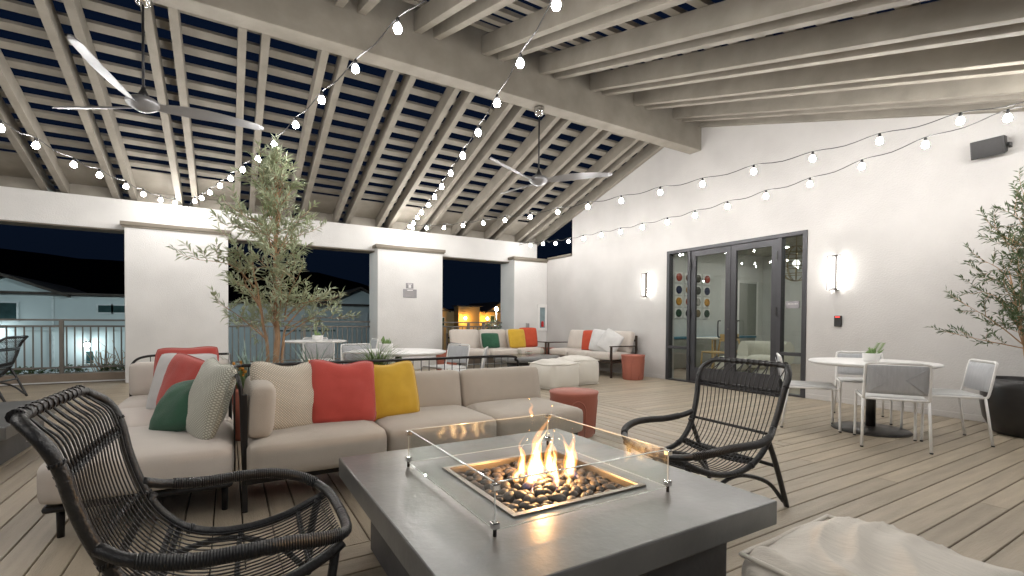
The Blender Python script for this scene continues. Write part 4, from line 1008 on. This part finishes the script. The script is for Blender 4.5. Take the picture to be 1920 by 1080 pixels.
tg = [(-.80,1.23),(-.72,1.45),(-.60,1.02),(-.70,1.62),(-.55,1.30),(-.45,1.85),(-.62,2.0),(-.55,2.12),(-.35,2.10),(-.30,1.55),(-.25,1.15),
      (.60,1.10),(.52,1.28),(.50,1.48),(.40,1.62),(.45,1.22),(.30,1.75),(.35,1.95),(.22,1.4),(.25,2.1),(.3,1.3),
      (-.12,2.35),(.12,2.42),(.05,2.58),(-.08,2.52),(.16,2.28),(-.2,2.22),(.0,2.2),(.1,2.0),(-.1,1.85),(-.18,1.4),(.1,1.6),(.14,1.2),(.2,1.85),(-.3,1.75),(.08,2.62),(-.02,2.66),(.0,2.45),(-.16,2.05),(.24,1.6)]
for (a, z) in tg:
    a *= .74 if a < 0 else .86
    b = R2.uniform(-.45,.45)*(1 if z < 2 else .4); z0 = max(.98 if abs(a) < .4 else .88, z-R2.uniform(.15,.40)); z0 = min(z0, 2.4)
    if a < -.2 and z0 < 1.65: s0 = CP(-.07-.15*max(0, z0-.85), -.04, z0)
    elif a > .2 and z0 < 1.2: s0 = CP(.075, .03, z0)
    else: s0 = CP(0, .02, z0)
    br.append((s0, CP(a, b, z), .0075, 7))
OT = olive((.40, 5.22, 0), st, br, 'tall silvery olive tree in a pot behind the sofas', 'tree', 'olive_leaf', 3, ll=.088, lw=.0105, dens=.72)
MB().lathe([(.22, 0), (.27, .03), (.33, .44), (.34, .50), (.30, .50), (.29, .46), (.01, .455)], 36).build('pot', 'terracotta', OT)
# right potted tree
st = [([CP(.0,0,.5), CP(.0,0,.9), CP(.03,0,1.5), CP(.0,.0,2.2)], .026, .006), ([CP(-.02,0,.72), CP(-.08,0,1.0), CP(-.16,-.02,1.25), CP(-.22,0,1.6)], .018, .005), ([CP(.02,.02,.8), CP(.14,.03,1.15), CP(.25,.0,1.6)], .018, .005)]
br = []
for (a, z) in [(-.46,1.30),(-.45,1.55),(-.42,1.18),(-.40,1.72),(-.36,1.42),(-.48,1.42),(-.38,1.90),(-.30,1.60),(-.25,2.05),(-.30,1.08),(-.42,.98),(-.20,1.3),(-.15,1.8),(-.1,2.2),(.0,2.35),(.1,2.1),(.25,1.8),(.4,1.5),(.45,1.8),(.3,1.3),(.15,1.5),(-.28,1.22),(-.08,1.6),(.35,2.0),(-.12,2.38),(-.18,2.15),(-.3,1.85),(-.05,1.15)]:
    b = R2.uniform(-.35,.35); z0 = max(.85, z-R2.uniform(.25,.45)); z0 = min(2.1, z0); s0 = CP(-.08-.12*(z0-1.0), -.01, z0) if (a < -.15 and z0 < 1.55) else CP(.02, 0, z0)
    br.append((s0, CP(a, b, z), .0065, 6))
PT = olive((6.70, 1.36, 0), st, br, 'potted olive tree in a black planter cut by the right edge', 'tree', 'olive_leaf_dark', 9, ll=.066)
MB().lathe([(.21, 0), (.255, .02), (.32, .15), (.345, .30), (.34, .46), (.328, .545), (.305, .55), (.30, .53), (.298, .50), (.01, .49)], 48).build('pot', 'pot_black', PT)
MB().lathe([(.29, .492), (.2, .502), (.02, .506)], 30).build('soil', 'soil', PT)
def blades(name, label, loc, n, L_, w, m, seed, spread=.5, curl=.6, z0=0, pot=None, cat='plant'):
    rr = random.Random(seed); t = thing(name, label, cat, loc); mb = MB()
    for k in range(n):
        a = rr.uniform(0, 6.283); e = rr.uniform(spread*.15, spread); l_ = L_*rr.uniform(.6, 1.1); d = Vector((cos(a), sin(a), 0)); s_ = Vector((-sin(a), cos(a), 0))
        N = 6; p = Vector((rr.uniform(-.05,.05), rr.uniform(-.05,.05), z0)); an = e; vs = []
        for i in range(N+1):
            tt = i/N; ww = w*(.55+.45*sin(pi*min(1, tt*1.6)))*(1-tt)**.7+.0008
            vs += [p-s_*ww+Vector((0,0,ww*.4)), p+Vector((0,0,-ww*.2)), p+s_*ww+Vector((0,0,ww*.4))]
            an += curl*tt/N*2; p = p+(d*sin(an)+Vector((0,0,cos(an))))*l_/N
        mb.add(vs, [f for i in range(N) for f in ((i*3, i*3+1, i*3+4, i*3+3), (i*3+1, i*3+2, i*3+5, i*3+4))], True)
    mb.build('leaves', m, t)
    if pot: MB().lathe([(pot*.7, 0), (pot*.8, .03), (pot, z0-.02), (pot, z0+.02), (pot*.9, z0+.02), (pot*.88, z0-.02), (.01, z0-.025)], 28).build('pot', 'terracotta', t)
    return t
blades('agave', 'blue green spiky agave left of the olive trunk', (.16, 4.95, 0), 40, .44, .024, 'agave', 4, .75, .3, .45, .2)
blades('flax_plant', 'blue green flax plant right of the olive trunk', (.70, 4.95, 0), 44, .46, .018, 'agave', 6, .85, .6, .45, .2)
blades('grass_plant', 'green fountain grass behind the yellow pillow', (1.22, 4.55, 0), 190, .42, .006, 'grass_blade', 8, .8, 1.0, .52, .19)
for i, (x, y) in enumerate(((.10, 4.92), (.66, 4.86))):
    f_ = thing('orange_flowers', ('small orange flower clump left of the olive trunk', 'small orange flower clump right of the olive trunk')[i], 'flowers', (x, y, 0), 0, 'orange flower clumps'); mb = MB(); st_ = MB(); rr = random.Random(i)
    for k in range(16):
        p = Vector((rr.gauss(0,.035), rr.gauss(0,.035), .58+rr.uniform(0,.11))); mb.rbox((.026,.026,.032), .012, n=2, c=p); st_.tube([(p.x*.3, p.y*.3, .42), p], .003, 4)
    mb.build('petals', 'orange_flower', f_); st_.build('stems', 'grass_blade', f_)
    MB().lathe([(.07, 0), (.085, .42), (.01, .425)], 16).build('pot', 'terracotta', f_)
# ---------------------------------------------------------------- outside
def house(name, label, x0, x1, y, z0, z1, gable, wallm, depth=9):
    h = thing(name, label, 'house', ((x0+x1)/2, y, z0)); cx_ = (x0+x1)/2
    mb = MB(); mb.box((x0-cx_, 0, 0), (x1-cx_, depth, z1-z0))
    for (ga, gb, gz) in gable:
        rf = MB()
        ap = (ga+gb)/2-cx_
        mb.prism([(ga-cx_, z1-z0+.001), (gb-cx_, z1-z0+.001), (ap, gz-z0)], 'y', -.03, depth)
        sl = (gz-z1)/((gb-ga)/2); ze = z1-z0-sl*.25; e0, e1 = ga-cx_-.25, gb-cx_+.25
        rf.prism([(e0, ze), (ap, gz-z0+.01), (e1, ze), (e1, ze+.11), (ap, gz-z0+.13), (e0, ze+.11)], 'y', -.35, depth)
        rf.build('gable_roof', 'roof_tile', h)
    mb.build('wall', wallm, h)
    box1('main_roof', (x0-cx_-.3, -.25, z1-z0+.005), (x1-cx_+.3, depth, z1-z0+.10), 'roof_tile', h)
    return h
def win(h, x0, x1, z0, z1, fr=.06, m='window_dark'):
    cx_, yy, zz = h.location
    w_ = MB(); a, b, c, d = x0-cx_, x1-cx_, z0-zz, z1-zz
    for A, B in (((a-fr, c-fr), (a, d+fr)), ((b, c-fr), (b+fr, d+fr)), ((a, d), (b, d+fr)), ((a, c-fr), (b, c))): w_.box((A[0], -.06, A[1]), (B[0], -.002, B[1]))
    o = w_.build('window', 'window_frame', h); box1('pane', (a, -.03, c), (b, -.0025, d), m, o)
HA = house('white_house', 'pale house with low gable seen through the widest bay', -15, -1.2, 26, -3.2, 2.06, [(-9.2, -5.8, 2.72)], 'house_wall')
win(HA, -8.15, -7.14, 1.03, 1.70); win(HA, -4.69, -4.26, 1.38, 1.67); win(HA, -4.20, -3.78, 1.38, 1.67); win(HA, -5.08, -4.84, -.75, -.25)
cxa = HA.location.x
box1('ledge', (-15-cxa, -.16, 3.82), (-1.2-cxa, -.004, 3.92), 'house_wall', HA, .01); box1('downpipe', (-6.12-cxa, -.07, 0), (-6.06-cxa, -.004, 5.2), 'window_frame', HA)
box1('garage_door', (-7.5-cxa, -.05, .2), (-6.4-cxa, -.004, 2.2), 'window_frame', HA, .01)
for i in range(3): box1('garage_panel', (-7.4-cxa, -.065, .4+.58*i), (-6.5-cxa, -.051, .9+.58*i), 'house_wall', HA, .01)
HB = house('gable_house', 'blue grey gabled house seen through the middle bay', -.6, 8.9, 27, -3.2, 1.92, [(4.3, 8.2, 2.85)], 'house_wall')
win(HB, 6.05, 6.65, .75, 1.5, .07, 'window_frame')
cxb = HB.location.x
for i in range(9): box1('vent', (2.2+.32*i-cxb, -.03, 3.72), (2.42+.32*i-cxb, -.004, 3.80), 'window_dark', HB)
HC = house('ochre_house', 'distant house glowing orange in lamplight through the narrow bay', 19, 33, 55, -3.2, 2.4, [(20.2, 23.6, 3.2), (29.0, 33.0, 3.7)], 'house_wall_ochre')
cxc = HC.location.x
HC_b = box1('bay_block', (24.4-cxc, -1.4, 0), (27.3-cxc, -.04, 6.2), 'house_wall_ochre', HC); box1('bay_roof', (24.1-cxc, -1.7, 6.205), (27.6-cxc, 0, 6.34), 'roof_tile', HC)
win(HC, 21.2, 21.8, .6, 1.6, .08); win(HC, 29.6, 30.2, .9, 1.9, .08); win(HC, 22.6, 23.1, .6, 1.6, .08)
def lamp(name, label, loc, m, r, post=None):
    l_ = thing(name, label, 'lamp', loc); MB().lathe([(r*.3,-r),(r*.85,-r*.5),(r,0),(r*.85,r*.5),(r*.3,r)], 10).build('globe', m, l_)
    MB().lathe([(r*.5, r*1.0), (r*1.2, r*1.05), (r*.4, r*1.6)], 10).build('cap', 'black_metal', l_)
    if post: MB().lathe([(.05, -post), (.04, -r*1.01)], 8).build('post', 'rail_metal', l_)
    else: MB().box((-.03, 0, r*1.1), (.03, .48, r*1.4)).build('arm', 'black_metal', l_)
    return l_
lamp('porch_lamp', 'bright white porch lamp above the small window of the pale house', (-4.96, 25.5, .03), 'cool_lamp', .10)
lamp('porch_lamp', 'white porch lamp beside the garage door of the pale house', (-7.75, 25.5, .55), 'cool_lamp', .09)
lamp('post_lamp', 'added white lamp out of view past the left edge, lighting the pale house', (-10.2, 18.5, 3.6), 'fill_lamp', .14, 6.8)  # added lamp, out of view, to brighten the pale facade
lamp('post_lamp', 'added white lamp hidden behind the broad column, lighting the gabled house', (-1.0, 19.0, 3.4), 'fill_lamp', .14, 6.6)  # added lamp, concealed by the column, to brighten the gabled facade
lamp('post_lamp', 'brilliant white street lamp shining in the narrow bay', (22.2, 40, 2.35), 'post_lamp', .16, 5.5)
lamp('porch_lamp', 'small orange porch lamp at the left of the ochre house', (25.0, 52.9, 1.55), 'orange_lamp', .17)
lamp('porch_lamp', 'small orange porch lamp at the right of the ochre house', (28.6, 53.9, 1.55), 'orange_lamp', .17)
# bush under the street lamp and plants beyond the railing
def bush(name, label, loc, rad, n, leafm, seed, ll=.12, sz=(1,1,1), group=None):
    rr = random.Random(seed); t = thing(name, label, 'shrub' if name != 'street_tree' else 'tree', loc, 0, group); lf = MB(); tr = MB()
    for k in range(9):
        v = Vector((rr.gauss(0,.5), rr.gauss(0,.5), rr.uniform(.3,1)))*rad; tr.tube([(0,0,-rad*.3), (v.x*sz[0]*.5, v.y*sz[1]*.5, v.z*.5*sz[2]), (v.x*sz[0], v.y*sz[1], v.z*sz[2])], [.03*rad, .02*rad, .006*rad], 5)
    for k in range(n):
        v = Vector((rr.gauss(0,1), rr.gauss(0,1), rr.gauss(0,1))).normalized()*rad*rr.uniform(.35,1)**.6; v = Vector((v.x*sz[0], v.y*sz[1], v.z*sz[2]*.8+rad*.5))
        if noise.noise(v*2.2/rad+Vector((seed,0,0))) < -.18: continue
        leaf_add(lf, v, Vector((rr.gauss(0,1), rr.gauss(0,1), rr.gauss(.2,.7))), ll*rr.uniform(.6,1.2), ll*.22, Vector((rr.gauss(0,1), rr.gauss(0,1), 1)))
    tr.build('stems' if name != 'street_tree' else 'trunk', 'bark', t); lf.build('foliage' if name != 'street_tree' else 'crown', leafm, t)
tt = bush('street_tree', 'leafy tree lit by the street lamp in the narrow bay', (21.2, 38.5, -1.2), 1.9, 2600, 'olive_leaf', 21, .28)
MB().tube([(0,0,-2.0),(0,0,.4)], [.16,.1], 8).build('lower_trunk', 'bark', [o for o in bpy.data.objects if o.name.startswith('street_tree')][0])
pl_ = thing('planter_wall', 'low planter wall just outside the widest bay railing', 'planter', (-2.9, 11.5, -3.2))
box1('wall_body', (-1.6, -.3, 0), (1.6, .3, 3.22), 'curb', pl_, .01)
for i, x in enumerate((-3.75, -3.05, -2.5, -1.85)):
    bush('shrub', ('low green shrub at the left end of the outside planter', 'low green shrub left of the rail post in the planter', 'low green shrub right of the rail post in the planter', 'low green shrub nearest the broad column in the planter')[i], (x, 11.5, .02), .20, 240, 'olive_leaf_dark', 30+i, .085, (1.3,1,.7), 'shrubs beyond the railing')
for i, (x, y, z, r) in enumerate(((-4.3, 24.8, -1.2, 1.1), (-3.6, 24.5, -1.3, 1.0))):
    t = thing('bare_tree', ('bare twiggy small tree in front of the pale house by the small window', 'bare twiggy small tree nearest the broad column outside')[i], 'tree', (x, y, -3.2)); rr = random.Random(50+i); tr = MB()
    tr.tube([(0,0,0),(0,0,2.0)], [.06,.04], 6)
    tr.build('trunk', 'bark', t); tw = MB()
    for k in range(34):
        d = Vector((rr.gauss(0,.55), rr.gauss(0,.4), 1)).normalized(); p = Vector((0,0,rr.uniform(1.2,2.1))); q = p+d*rr.uniform(.5,1.3)*r; e = q+Vector((rr.gauss(0,.2), rr.gauss(0,.2), rr.uniform(0,.3)))
        tw.tube([p, q, e], [.02,.012,.006], 4)
    tw.build('crown', 'bark', t)
